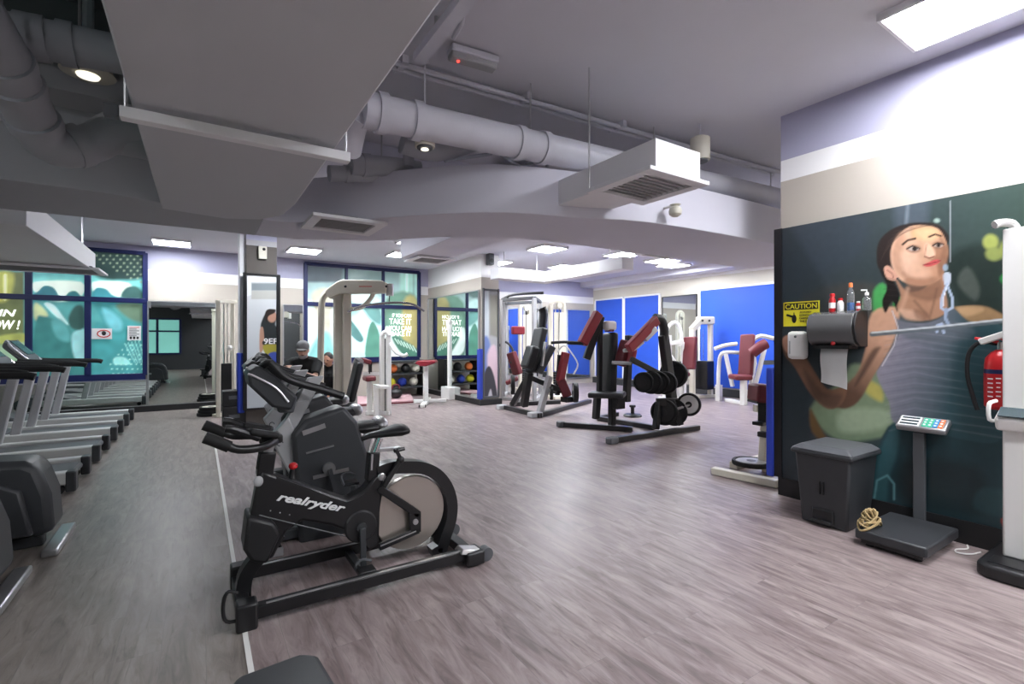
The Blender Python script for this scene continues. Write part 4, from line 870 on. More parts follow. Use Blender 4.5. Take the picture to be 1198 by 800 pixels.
# ------------------------------------------------------------------ upright bikes behind it
def upright(Y, label, g='upright exercise bikes behind the spin bike'):
    def Q(u, v, dy=0.): p = at_y(u, v, 3.9); return V(p.x, Y+dy, p.z)
    o = thing('upright_bike', label, 'exercise bike', (.9, Y, 0), 0, g)
    MB().prism([Q(u, v) for u, v in ((316,512),(338,488),(371,560),(380,590),(362,590),(348,572))], TH*.1, True).build('mast', 'light_grey', o, .012)
    MB().tube([Q(324, 517, -.055+.1*math.cos(t*PI/6)*0)+V(.02*math.cos(t*PI/6)+.02, 0, .02*math.sin(t*PI/6)-.01) for t in range(10)], .004, 6, 1).build('mast_badge', 'dark_grey', o)
    MB().prism([Q(u, v) for u, v in ((330,500),(362,442),(380,440),(345,506))], TH*.07, True).build('console_arm', 'light_grey', o, .01)
    MB().prism([Q(u, v) for u, v in ((345,566),(340,508),(356,490),(400,474),(416,492),(428,530),(440,590),(436,650),(350,650))], TH*.24, True).build('housing', 'charcoal', o, .03)
    for pp, w_ in ((((352,505),(378,496)), .035), (((356,528),(388,519)), .012), (((364,556),(405,546)), .025)):
        MB().bar(Q(*pp[0], -.125), Q(*pp[1], -.125), .012, w_).build('silver_trim', 'silver', o)
    MB().cyl(Q(382, 545, -.15), Q(382, 545, -.1), .045, 18).build('crank_hub', 'silver', o)
    for s, u, v in ((-1, 396, 600), (1, 368, 500)):
        e = Q(u, v, .17*s); MB().bar(Q(382, 545, .16*s), e, .02, .03).build('crank_arm', 'charcoal', o); MB().box(e+TH*.06*s, (.11, .1, .025)).build('pedal', 'black_plastic', o, .006)
    # console with silver rim
    MB().prism([Q(u, v) for u, v in ((288,434),(300,426),(318,437),(345,462),(338,478),(316,474),(290,450))], TH*.36, True).build('console', 'charcoal', o, .02)
    for dy in (-.185, .185): MB().tube([Q(288, 436, dy), Q(298, 440, dy), Q(320, 452, dy), Q(334, 468, dy)], .009, 7).build('console_rim', 'silver', o)
    MB().bar(Q(305, 431), Q(335, 456), .26, .012).build('screen', 'lcd', o)
    MB().prism([Q(u, v) for u, v in ((320,464),(347,462),(343,482),(325,482))], TH*.2, True).build('accessory_tray', 'dark_grey', o, .012)
    for dy in (-.2, .2):
        MB().tube([Q(306, 428, dy*.5), Q(314, 424, dy), Q(328, 438, dy), Q(345, 446, dy), Q(370, 453, dy), Q(396, 461, dy)], .028, 10).build('handlebar', 'black_plastic', o)
    MB().bar(Q(362, 470), Q(322, 478), .1, .03).build('silver_brace', 'light_grey', o)
    # seat
    MB().bar(Q(420, 560), Q(434, 505), .06, .06).build('seat_post', 'silver', o, .006)
    MB().ball(Q(430, 500), (.16, .13, .05)).build('seat', 'black_plastic', o); MB().ball(Q(446, 496), (.06, .14, .06)).build('seat_tail', 'silver', o)
    MB().bar((Q(345, 600).x-.12, Y, .06), (Q(440, 600).x+.1, Y, .06), .14, .08).build('base_beam', 'charcoal', o, .012)
    for x in (Q(345, 600).x-.15, Q(440, 600).x+.1):
        MB().bar((x, Y-.27, .035), (x, Y+.27, .035), .07, .07).build('foot', 'black_metal', o, .012)
        for s in (-1, 1): MB().box((x, Y+.27*s, .03), (.085, .03, .06)).build('foot_cap', 'light_grey', o, .008)
    return o
ub = upright(3.95, 'dark upright exercise bike with a grey mast directly behind the spin bike')
dup(ub, (.95, 4.85, 0), 'dark upright exercise bike second behind the spin bike')
dup(ub, (1.05, 5.75, 0), 'dark upright exercise bike farthest behind the spin bike, before the lat machine')

# low step at the bottom edge
o = thing('step_platform', 'dark grey rounded step at the bottom edge of the photo', 'step', (.2, 1.88, 0))
MB().prism([V(.05, 1.7, .25), V(.06, 1.9, .25), V(.12, 1.985, .25), V(.33, 2.0, .25), V(.385, 1.95, .25), V(.41, 1.7, .25), V(.39, 1.4, .25), V(.07, 1.4, .25)], (0, 0, .05)).build('step_top', 'charcoal', o, .02)
MB().span((.1, 1.42, .02), (.36, 1.94, .25)).build('step_body', 'dark_grey', o, .02)
for x in (.08, .3):
    for y in (1.47, 1.93): MB().cyl((x, y, 0), (x, y, .03), .025, 10).build('foot', 'rubber', o)
tag(MB().prism([V(.02, 2.08, 0), V(.2, 2.3, 0), V(.46, 2.15, 0), V(.4, 1.98, 0), V(.1, 2.04, 0)], (0, 0, .012)).build('floor_mat', 'light_grey', None, .004), 'pale floor mat corner in front of the dark step', 'mat')

# ------------------------------------------------------------------ treadmills (built facing -X)
def treadmill(Y, label):
    x0 = -1.03; o = thing('treadmill', label, 'treadmill', (x0-1, Y, 0), 0, 'treadmills in the row under the left windows')
    L, K = 1.75, 1.3
    MB().span((x0-L, Y-.3, .1), (x0-.05, Y+.3, .17)).build('running_deck', 'black_plastic', o, .01)
    MB().span((x0-L, Y-.27, .165), (x0-.04, Y+.27, .178)).build('belt', 'dark_grey', o, .004)
    MB().cyl((x0-.06, Y-.28, .135), (x0-.06, Y+.28, .135), .035, 14).build('rear_roller', 'dark_grey', o)
    for s in (-1, 1):
        y = Y+s*.36
        MB().span((x0-L, y-.06, .09), (x0-.03, y+.06, .215)).build('side_rail', 'pale_grey', o, .018)
        MB().span((x0-.05, y-.065, .02), (x0+.03, y+.065, .22)).build('end_cap', 'charcoal', o, .015)
        MB().cyl((x0-.1, y-.03, .04), (x0-.1, y+.03, .04), .04, 12).build('rear_wheel', 'rubber', o)
        MB().bar((x0-K+.25, y, .2), (x0-K+.42, y, 1.1), .07, .1).build('upright', 'light_grey', o, .015)
        MB().tube([V(x0-K-.05, y, 1.16), V(x0-K+.2, y, 1.14), V(x0-K+.5, y, 1.13), V(x0-K+.7+.1*s, y, 1.12), V(x0-K+.78+.1*s, y, 1.1)], .04, 10).build('handrail', 'rubber', o)
        MB().tube([V(x0-K+.08, y*.9+Y*.1, 1.15), V(x0-K-.12, y*.9+Y*.1, 1.36), V(x0-K-.2, y*.7+Y*.3, 1.48)], .022, 8).build('console_tube', 'silver', o)
        MB().span((x0-L-.35, y-.05, 0), (x0-L-.1, y+.05, .1)).build('front_foot', 'black_plastic', o, .01)
    MB().prism([V(x0-L-.4, Y, .05), V(x0-L-.4, Y, .2), V(x0-L-.25, Y, .3), V(x0-K-.2, Y, .29), V(x0-K+.1, Y, .2), V(x0-K+.1, Y, .16), V(x0-L, Y, .05)], TH*.66, True).build('motor_cover', 'dark_grey', o, .03)
    MB().prism([V(x0-K-.25, Y, 1.38), V(x0-K-.21, Y, 1.5), V(x0-K+.06, Y, 1.22), V(x0-K+.08, Y, 1.14), V(x0-K-.03, Y, 1.14)], TH*.62, True).build('console', 'dark_grey', o, .03)
    MB().bar(V(x0-K-.17, Y, 1.47), V(x0-K+.03, Y, 1.26), .4, .012).build('screen', 'lcd', o)
    MB().bar(V(x0-K+.02, Y-.36, 1.13), V(x0-K+.02, Y+.36, 1.13), .05).build('cross_bar', 'black_plastic', o)
    MB().box((x0-K+.03, Y, 1.16), (.04, .05, .03)).build('stop_button', 'red_paint', o, .006)
    return o
tr = treadmill(6.68, 'light grey treadmill nearest the camera in the row under the left windows')
for y, l in ((8.05, 'second treadmill from the camera in the row under the left windows'), (9.5, 'third treadmill from the camera in the row under the left windows'), (10.95, 'farthest treadmill from the camera in the row, beside the wall mirror')):
    dup(tr, (-2.03, y, 0), l)

# ------------------------------------------------------------------ charcoal ellipticals at the left edge
def elliptical(Y, label, x=-.86):
    o = thing('elliptical_trainer', label, 'elliptical trainer', (x-.6, Y, 0), 0, 'charcoal ellipticals at the left edge')
    P = lambda dx, z, dy=0.: V(x+dx, Y+dy, z)
    pts = [P(-.95, .12), P(-.95, .5), P(-.75, .62), P(-.4, .67), P(-.16, .65), P(-.08, .6), P(-.02, .4), P(.0, .12)]
    MB().prism(pts, TH*.34, True).build('drive_housing', 'charcoal', o, .05)
    for s in (-1, 1):
        MB().prism([P(-.85, .14, s*.2), P(-.85, .42, s*.2), P(-.6, .5, s*.2), P(-.3, .54, s*.2), P(-.16, .46, s*.2), P(-.1, .14, s*.2)], TH*.06, True).build('crank_cover', 'charcoal', o, .02)
        MB().bar(P(-.45, .36, s*.27), P(-1.7, .26, s*.27), .05, .06).build('pedal_arm', 'silver', o, .01)
        MB().box(P(-1.15, .34, s*.27), (.38, .14, .04)).build('foot_plate', 'black_plastic', o, .015)
        MB().tube([P(-1.8, .3, s*.27), P(-1.82, .8, s*.28), P(-1.75, 1.15, s*.28), P(-1.6, 1.42, s*.26), P(-1.52, 1.5, s*.24)], .022, 10).build('swing_handle', 'black_metal', o)
    MB().bar(P(-.08, .05), P(-1.9, .05), .1, .08).build('base_beam', 'charcoal', o, .01)
    MB().bar(P(.0, .025, -.3), P(.0, .025, .3), .09, .05).build('rear_foot', 'silver', o, .012); MB().bar(P(-1.9, .025, -.3), P(-1.9, .025, .3), .09, .05).build('front_foot', 'silver', o, .012)
    MB().bar(P(-1.85, .06), P(-1.95, 1.25), .1, .14).build('mast', 'light_grey', o, .02)
    MB().prism([P(-2.05, 1.25), P(-2.02, 1.5), P(-1.84, 1.32), P(-1.86, 1.2)], TH*.34, True).build('console', 'charcoal', o, .02)
    return o
el = elliptical(4.82, 'charcoal elliptical with a silver foot, right in front of the nearest treadmill')
dup(el, (-.86-.6-.08, 4.0, 0), 'charcoal elliptical cut off at the left edge, nearest the camera')

# ------------------------------------------------------------------ plate-loaded machines in the middle of the hall
def plate(c, r, th, axis, label, face='light_grey', group='weight plates loaded on the press machines'):
    o = thing('weight_plate', label, 'weight plate', c, 0, group); ax = Vector(axis).normalized(); c = Vector(c)
    MB().lathe([(r*.2, -th*.3), (r*.8, -th*.3), (r*.85, -th/2), (r*.97, -th/2), (r, -th*.3), (r, th*.3), (r*.97, th/2), (r*.85, th/2), (r*.8, th*.3), (r*.2, th*.3)], c, ax, 32).build('plate_rim', 'rubber', o)
    MB().lathe([(r*.36, -th*.46), (r*.74, -th*.46), (r*.8, -th*.3), (r*.8, th*.3), (r*.74, th*.46), (r*.36, th*.46)], c, ax, 32).build('plate_face', face, o)
    MB().lathe([(.03, -th*.55), (.05, -th*.5), (.05, th*.5), (.03, th*.55)], c, ax, 20).build('plate_hub', 'black_metal', o); return o
def Z(u, v, z=.045): return at_z(u, v, z)
D = at_d
o = thing('chest_press', 'black plate-loaded press machine with red arms right of the middle', 'weight machine', Z(716, 515, 0))
for (a, b_) in (((714, 515), (817, 500)), ((655, 496), (740, 502)), ((700, 489), (766, 500)), ((700, 489), (722, 484))):
    MB().bar(Z(*a), Z(*b_), .09, .08).build('base_bar', 'black_metal', o, .01)
MB().box(Z(716, 515, .05), (.16, .12, .1)).build('foot_cap', 'dark_grey', o, .02); MB().box(Z(656, 496, .05), (.12, .12, .1)).build('foot_cap', 'dark_grey', o, .02)
def d0(u, v): return at_z(u, v, 0).dot(V(FX, FY, 0))
dW, dS = 7.75, 8.1
for u, v, u1, v1 in ((767, 502, 771, 470), (797, 497, 786, 468)):
    MB().bar(D(u, v, dW), D(u1, v1, dW+.05), .09, .09).build('weight_post', 'black_metal', o, .01)
MB().bar(D(768, 470, dW+.05), D(795, 470, dW+.05), .1, .12).build('weight_carriage', 'black_metal', o, .01)
MB().bar(D(786, 468, dW+.15), D(776, 392, dW+.2), .12, .16).build('upright', 'black_metal', o, .02)
MB().tube([D(776, 400, dW+.2), D(777, 385, dW+.2), D(773, 374, dW+.15), D(766, 372, dW+.1)], .075, 12).build('pivot_head', 'black_plastic', o)
MB().bar(D(768, 374, dW), D(735, 408, dW-.35), .1, .15).build('lever_arm', 'machine_red', o, .015)
MB().bar(D(765, 384, dW-.02), D(752, 397, dW-.1), .16, .1).build('chrome_sleeve', 'silver', o, .015)
MB().tube([D(752, 400, dW-.12), D(742, 408, dW-.2), D(730, 410, dW-.3)], .03, 8).build('handle', 'silver', o)
MB().bar(D(738, 420, dW-.1), D(778, 441, dW+.1), .07, .09).build('weight_arm', 'black_metal', o, .01)
MB().cyl(D(752, 448, dW), D(790, 449, dW+.1), .03, 12).build('weight_horn', 'silver', o)
MB().cyl(D(790, 479, dW), D(810, 472.5, dW-.08), .022, 12).build('weight_horn', 'silver', o)
# seat side
for u, v, u1, v1 in ((697, 490, 699, 462), (716, 497, 716, 462)): MB().bar(D(u, v, dS), D(u1, v1, dS), .1, .1).build('seat_post', 'black_metal', o, .01)
MB().bar(D(690, 461, dS), D(731, 462, dS-.2), .42, .09).build('seat', 'black_plastic', o, .03)
MB().bar(D(712, 459, dS+.1), D(714, 389, dS+.15), .3, .12).build('backrest', 'black_plastic', o, .04)
MB().bar(D(733, 470, dS+.2), D(736, 392, dS+.2), .1, .12).build('rear_upright', 'black_metal', o, .015)
MB().bar(D(725, 428, dS-.1), D(733, 398, dS-.1), .2, .12).build('chest_pad', 'maroon', o, .03); MB().bar(D(737, 424, dS-.2), D(740, 408, dS-.2), .16, .08).build('lever_pad', 'machine_red', o, .02)
MB().tube([D(716, 424, dS-.3), D(738, 425, dS-.3)], .03, 8, 1).build('hand_grip', 'light_grey', o)
MB().box(D(713, 381, dS+.1), (.24, .14, .16)).build('weight_badge', 'white_metal', o, .04); MB().bar(D(713, 388, dS+.1), D(713, 384, dS+.1), .12, .1).build('badge_neck', 'maroon', o)
MB().bar(D(700, 366, dS), D(681, 402, dS-.15), .12, .16).build('lever_arm', 'machine_red', o, .015); MB().bar(D(703, 370, dS+.05), D(686, 420, dS), .1, .12).build('lever_brace', 'black_metal', o, .01)
MB().bar(D(682, 402, dS-.15), D(664, 401, dS-.3), .05, .05).build('hand_grip', 'rubber', o, .01); MB().bar(D(702, 372, dS+.08), D(701, 462, dS+.05), .07, .08).build('side_upright', 'black_metal', o, .01)
MB().bar(D(724, 478, dS-.1), D(724, 462, dS-.1), .12, .18).build('seat_adjuster', 'black_metal', o, .01)
X1 = (.88, .47, 0)
for k in range(4): plate(D(753+k*8.5, 447+k*.3, dW), .185 if k else .165, .07, X1, ['black weight plate at the left end of the stack on the press machine', 'second black weight plate of the stack on the press machine', 'third black weight plate of the stack on the press machine', 'black weight plate at the right end of the stack on the press machine'][k], 'black_metal')
plate(D(777, 482, dW+.05), .215, .07, X1, 'large black weight plate low on the press machine', 'black_metal')
plate(D(788, 482, dW+.05), .22, .07, X1, 'black weight plate behind the grey-faced plate on the press machine', 'black_metal')
plate(D(806, 473, dW-.05), .185, .06, X1, 'weight plate with a pale grey face at the right end of the press machine', 'silver_face')
plate(D(788, 438, 8.4), .24, .1, X1, 'large dark weight plate at the back of the press machine', 'black_metal')
o = thing('weight_stand', 'small black round-footed stand on the floor in the press machine', 'stand', Z(740, 487, 0)); c = Z(740, 487, 0)
MB().lathe([(.17, 0), (.18, .02), (.15, .05), (.05, .06)], c).build('foot_disc', 'black_metal', o); MB().cyl(c+V(0,0,.05), c+V(0,0,.2), .035, 12).build('stub_post', 'black_metal', o); MB().box(c+V(0,0,.2), (.09, .09, .05)).build('cap', 'black_metal', o, .01)

o = thing('incline_press', 'black incline press machine with a red lever left of the middle', 'weight machine', Z(628, 486, 0))
for a, b_ in (((586, 475), (632, 486)), ((628, 486), (690, 469)), ((597, 473), (655, 470))): MB().bar(Z(*a), Z(*b_), .11, .09).build('base_bar', 'black_metal', o, .01)
MB().box(Z(587, 476, .05), (.2, .14, .1)).build('foot_cap', 'light_grey', o, .02); MB().box(Z(626, 485, .05), (.26, .18, .1)).build('foot_cap', 'light_grey', o, .02)
dB = 9.7
MB().bar(D(600, 473, dB+.5), D(617, 442, dB+.3), .11, .11).build('front_leg', 'black_metal', o, .01); MB().bar(D(613, 475, dB+.2), D(619, 436, dB), .13, .13).build('front_leg', 'black_metal', o, .01)
MB().bar(D(631, 484, dB-.2), D(643, 440, dB), .1, .12).build('rear_leg', 'light_grey', o, .01); MB().bar(D(617, 440, dB+.1), D(655, 456, dB), .1, .1).build('seat_beam', 'black_metal', o, .01)
MB().bar(D(622, 436, dB), D(633, 384, dB+.2), .34, .15).build('backrest', 'black_plastic', o, .04); MB().bar(D(616, 431, dB-.05), D(624, 405, dB), .4, .18).build('seat', 'black_plastic', o, .05)
MB().bar(D(630, 436, dB-.1), D(646, 405, dB), .12, .14).build('lever_brace', 'charcoal', o, .01); MB().bar(D(634, 428, dB-.2), D(638, 400, dB-.15), .05, .04).build('chrome_trim', 'silver', o)
MB().tube([D(633, 390, dB+.2), D(636, 368, dB+.3), D(634, 360, dB+.3)], .09, 10).build('upper_frame', 'black_metal', o)
MB().bar(D(662, 412, dB), D(655, 446, dB), .1, .16).build('lever_arm', 'machine_red', o, .015); MB().bar(D(656, 444, dB), D(664, 464, dB), .14, .18).build('lever_foot', 'maroon', o, .02); MB().bar(D(655, 415, dB+.05), D(652, 462, dB+.1), .06, .08).build('lever_brace', 'black_metal', o)
MB().bar(D(664, 464, dB), D(664, 470, dB), .2, .2).build('pivot_block', 'black_metal', o)
MB().tube([D(645, 401, dB+.1), D(660, 400, dB), D(676, 401, dB-.1)], .03, 8).build('hand_grip', 'rubber', o)
MB().tube([D(652, 412, dB), D(660, 404, dB-.05), D(668, 412, dB-.1), D(676, 426, dB-.1), D(671, 438, dB-.1)], .016, 8).build('white_handle', 'white_metal', o)
plate(D(600, 450, dB+.1), .2, .08, (1, -.6, 0), 'pale cream weight plate on the left of the incline press machine', 'cream_metal')
plate(D(673, 459, dB), .2, .1, (.9, -.6, 0), 'grey weight plate low on the right of the incline press machine', 'light_grey')
plate(D(645, 460, dB-.1), .13, .06, (.9, -.6, 0), 'small white weight plate under the lever of the incline press', 'white_metal')

# cable towers and power rack behind
def tower(u, v0, v1, d, wd, label, dark=False):
    base = D(u, v1, d); base.z = 0; top = D(u, v0, d).z; o = thing('weight_tower', label, 'weight machine', base, 0, 'cream weight towers at the back'); x, y = base.x, base.y
    for s in (-1, 1): MB().span((x+s*wd/2-.045, y-.05, 0), (x+s*wd/2+.045, y+.05, top-.12)).build('side_post', 'cream_metal', o, .012)
    MB().tube([V(x-wd/2, y, top-.15), V(x-wd/2+.03, y, top-.05), V(x, y, top), V(x+wd/2-.03, y, top-.05), V(x+wd/2, y, top-.15)], .06, 10).build('top_arch', 'cream_metal', o)
    MB().span((x-wd/2-.1, y-.3, 0), (x+wd/2+.1, y+.3, .08)).build('base', 'cream_metal', o, .015)
    st = MB()
    for k in range(9): st.span((x-wd/2+.07, y-.06, .12+k*.062), (x+wd/2-.07, y+.06, .174+k*.062))
    st.build('weight_stack', 'black_metal', o, .004)
    for s in (-1, 1): MB().cyl((x+s*.06, y, .6), (x+s*.06, y, top-.1), .012, 8).build('guide_rod', 'chrome', o)
    MB().span((x-wd/2+.05, y-.08, .7), (x+wd/2-.05, y-.06, top-.3)).build('shroud', 'cream_metal', o, .01)
    MB().lathe([(.08, -.03), (.07, 0), (.08, .03)], (x, y-.08, top-.12), (0,1,0), 20).build('pulley', 'ivory', o)
    MB().cyl((x, y-.08, top-.15), (x-.05, y-.12, 1.1), .008, 6).build('cable', 'black_metal', o); return o
tower(652, 352, 466, 12.4, .42, 'wide cream weight tower behind the incline press'); tower(614, 356, 466, 14.2, .34, 'slimmer cream weight tower left of the wide one')
o = thing('power_rack', 'grey steel cable rack with an overhead bar right of the white pier', 'weight machine', D(600, 468, 12.0)); dR = 12.0
def g(u, d): p = D(u, 397, d); return V(p.x, p.y, 0)
pts_ = [g(588, 12.), g(625, 11.4), g(592, 13.2), g(632, 12.6)]; tz = 2.48
for p in pts_: MB().bar(p, p+V(0,0,tz), .09, .09).build('rack_post', 'light_grey', o, .01)
for a_, b_ in ((0, 1), (2, 3), (0, 2), (1, 3)): MB().bar(pts_[a_]+V(0,0,tz), pts_[b_]+V(0,0,tz), .08, .08).build('top_bar', 'dark_grey', o, .01); MB().bar(pts_[a_]+V(0,0,.04), pts_[b_]+V(0,0,.04), .09, .08).build('base_bar', 'light_grey', o, .01)
MB().tube([pts_[0]+V(0,0,tz+.02), pts_[0]*.6+pts_[1]*.4+V(0,0,tz+.12), pts_[1]+V(.2,-.1,tz+.12)], .035, 8).build('pull_up_bar', 'charcoal', o)
MB().box(pts_[0]*.5+pts_[1]*.5+V(0,0,1.72), (.35, .12, .2)).build('red_clamp', 'machine_red', o, .03)
MB().tube([D(583, 405, 12.2), D(592, 400, 12.1), D(600, 410, 12), D(598, 425, 12)], .03, 8).build('curved_arm', 'charcoal', o)
MB().bar(D(606, 438, 12), D(598, 412, 12), .3, .14).build('back_pad', 'maroon', o, .03); MB().bar(D(592, 448, 12), D(606, 442, 12), .4, .1).build('seat_pad', 'maroon', o, .03); MB().bar(g(600, 12), D(600, 446, 12), .1, .1).build('seat_post', 'white_metal', o)
# white multi-press in front of the blue boards
o = thing('shoulder_press', 'white press machine with dark pads in front of the blue boards', 'weight machine', g(795, 12)); dP = 12.
for u, v0 in ((778, 395), (800, 400), (783, 392)): MB().bar(g(u, dP), D(u, v0, dP), .09, .1).build('frame_post', 'white_metal', o, .012)
MB().tube([D(776, 396, dP), D(784, 380, dP), D(792, 378, dP), D(797, 390, dP), D(796, 405, dP)], .045, 10).build('press_arm', 'white_metal', o)
MB().bar(D(772, 404, dP), D(800, 399, dP-.2), .1, .1).build('cross_beam', 'white_metal', o, .01); MB().bar(D(782, 412, dP), D(796, 432, dP-.2), .06, .06).build('brace', 'white_metal', o)
MB().bar(D(806, 432, dP-.2), D(808, 394, dP-.1), .34, .12).build('backrest', 'maroon', o, .03); MB().bar(D(786, 440, dP), D(806, 438, dP-.2), .4, .1).build('seat', 'maroon', o, .03)
MB().bar(g(795, dP), D(795, 440, dP-.1), .1, .1).build('seat_post', 'white_metal', o); MB().bar(g(770, dP)+V(0,0,.04), g(806, dP-.3)+V(0,0,.04), .1, .08).build('base_bar', 'white_metal', o, .01)
# cream arch machine with a black weight stack
o = thing('cable_arch_machine', 'cream arch machine with a black weight stack by the blue boards', 'weight machine', g(818, 12.8)); dF = 12.5
za = D(810, 374, dF).z
MB().bar(g(810, dF-.2), D(810, 385, dF-.2), .13, .1).build('front_post', 'cream_metal', o, .015); MB().bar(g(831, dF), D(831, 378, dF), .12, .1).build('rear_post', 'cream_metal', o, .015)
MB().bar(D(809, 386, dF-.2), D(820, 374, dF-.1), .14, .14).build('arch_corner', 'cream_metal', o, .02); MB().bar(D(816, 375, dF-.1), D(834, 375, dF), .2, .2).build('arch_top', 'cream_metal', o, .03)
for u in (822, 830): MB().ball(D(u, 375, dF-.22), .03).build('bolt', 'black_metal', o)
MB().bar(D(823, 455, dF-.1), D(823, 422, dF-.1), .42, .3).build('weight_stack', 'black_metal', o, .02); MB().bar(g(806, dF-.2)+V(0,0,.04), g(836, dF)+V(0,0,.04), .12, .08).build('base_bar', 'cream_metal', o, .01)
MB().bar(D(823, 421, dF-.1), D(823, 385, dF-.1), .02, .02).build('guide_rod', 'chrome', o); MB().bar(D(819, 421, dF-.1), D(819, 385, dF-.1), .02, .02).build('guide_rod', 'chrome', o)
# white chest fly machine
o = thing('chest_fly_machine', 'white chest fly machine with a maroon backrest by the blue boards', 'weight machine', g(870, 11.6)); dG = 11.2
MB().bar(D(872, 440, dG), D(875, 391, dG+.1), .34, .12).build('backrest', 'maroon', o, .04); MB().bar(D(856, 441, dG-.1), D(876, 441, dG-.1), .42, .12).build('seat', 'maroon', o, .04)
MB().bar(g(870, dG-.2), D(870, 444, dG-.2), .12, .12).build('seat_post', 'white_metal', o, .012); MB().bar(g(850, dG+.5)+V(0,0,.04), g(872, dG-.2)+V(0,0,.04), .12, .08).build('base_bar', 'white_metal', o, .012)
MB().tube([D(836, 408, dG), D(848, 404, dG), D(862, 402, dG)], .045, 8).build('fly_arm', 'white_metal', o)
MB().tube([D(840, 455, dG+.6), D(841, 430, dG+.6), D(843, 416, dG+.5), D(850, 412, dG+.4), D(870, 413, dG+.4)], .045, 10).build('side_frame', 'white_metal', o); MB().bar(D(849, 414, dG+.3), D(857, 452, dG+.3), .07, .07).build('side_brace', 'white_metal', o)
MB().bar(g(841, dG+.6), D(841, 450, dG+.6), .12, .12).build('side_foot', 'white_metal', o)
MB().tube([D(880, 398, dG), D(890, 393, dG), D(905, 396, dG)], .05, 8).build('fly_arm', 'white_metal', o); MB().tube([D(883, 452, dG), D(889, 430, dG), D(895, 405, dG)], .055, 8, 1).build('side_brace', 'white_metal', o)
MB().tube([D(878, 450, dG+.1), D(883, 425, dG+.1), D(880, 405, dG+.1)], .05, 8, 1).build('side_brace', 'white_metal', o); MB().tube([D(880, 413, dG-.2), D(890, 405, dG-.3), D(896, 402, dG-.3)], .12, 12, 1).build('roller_pad', 'maroon', o)
MB().bar(D(892, 424, dG), D(908, 424, dG), .08, .1).build('cross_bar', 'dark_grey', o); MB().bar(g(886, dG), g(905, dG)+V(0,0,.0), .1, .1).build('base_foot', 'white_metal', o)
# cream leg machine behind the end of the picture wall
o = thing('leg_machine', 'cream leg machine with maroon seat behind the end of the picture wall', 'weight machine', Z(880, 560, 0))
MB().bar(Z(834, 550, .04), at_z(911, 566, .04), .1, .075).build('base_bar', 'cream_metal', o, .01); MB().bar(V(5.2, 3.3, .04), V(5.9, 3.3, .04), .1, .08).build('base_bar', 'cream_metal', o, .01)
MB().bar(V(5.42, 3.02, .0), V(5.42, 3.02, .78), .1, .1).build('frame_post', 'cream_metal', o, .012); MB().bar(V(5.42, 3.02, .72), V(5.3, 3.1, .72), .08, .08).build('seat_bracket', 'cream_metal', o)
MB().bar(D(893, 494, 5.3), D(893, 468, 5.3), .09, .07).build('adjust_tube', 'black_metal', o, .008); MB().box(D(890, 495, 5.3), (.14, .12, .04)).build('adjust_plate', 'black_metal', o, .008); MB().box(D(893, 508, 5.35), (.08, .1, .06)).build('adjust_knob', 'black_plastic', o, .01)
MB().bar(D(880, 459, 5.3), D(907, 461, 5.3), .26, .2).build('seat', 'maroon', o, .03); MB().bar(D(880, 468, 5.3), D(906, 470, 5.3), .22, .05).build('seat_board', 'black_plastic', o)
MB().bar(D(896, 495, 5.4), D(893, 540, 5.45), .08, .1).build('pivot_leg', 'cream_metal', o, .01)
plate(Z(879, 543, .1)+V(0,0,.02), .2, .05, (0,0,1), 'weight plate lying flat on the cream leg machine', 'light_grey')

# blue boards on the far right wall
def board(u0, u1, label, z0=.24, z1=2.83):
    y0, y1 = at_x(u0, 397, XR-.03).y, at_x(u1, 397, XR-.03).y; o = thing('blue_board', label, 'wall panel', (XR-.03, (y0+y1)/2, z0), 0, 'blue boards on the far wall')
    MB().span((XR-.05, y1, z0), (XR-.005, y0, z1)).build('board_panel', 'blue_board', o, .004); f = MB()
    for y in (y0, y1): f.span((XR-.065, y-.03, z0), (XR-.004, y+.03, z1))
    f.span((XR-.065, y1, z1), (XR-.004, y0, z1+.05)); f.build('board_frame', 'white_paint', o, .004)
board(697, 729.5, 'blue board at the far corner, left of the white post'); board(731, 772, 'middle blue board between the white post and the wall mirror'); board(819, 940, 'big blue board nearest, behind the chest fly machine')
struct(MB().span((XR-.04, 2, 0), (XR-.001, YB, .2)).build('baseboard_far', 'charcoal'))
y0, y1 = at_x(775, 397, XR-.03).y, at_x(815, 397, XR-.03).y
mirror('wall_mirror', (XR-.02, y1, .22), (XR-.02, y0, 2.75), 'wall mirror between the two groups of blue boards', 'charcoal', nrm=(-1,0,0))
y = YB-.04; mirror('wall_mirror', (at_y(586, 397, y).x, y, .2), (at_y(640, 397, y).x, y, 2.5), 'wide wall mirror behind the cream weight towers, left half')
mirror('wall_mirror', (at_y(642, 397, y).x, y, .2), (at_y(690, 397, y).x, y, 2.5), 'wide wall mirror behind the cream weight towers, right half')

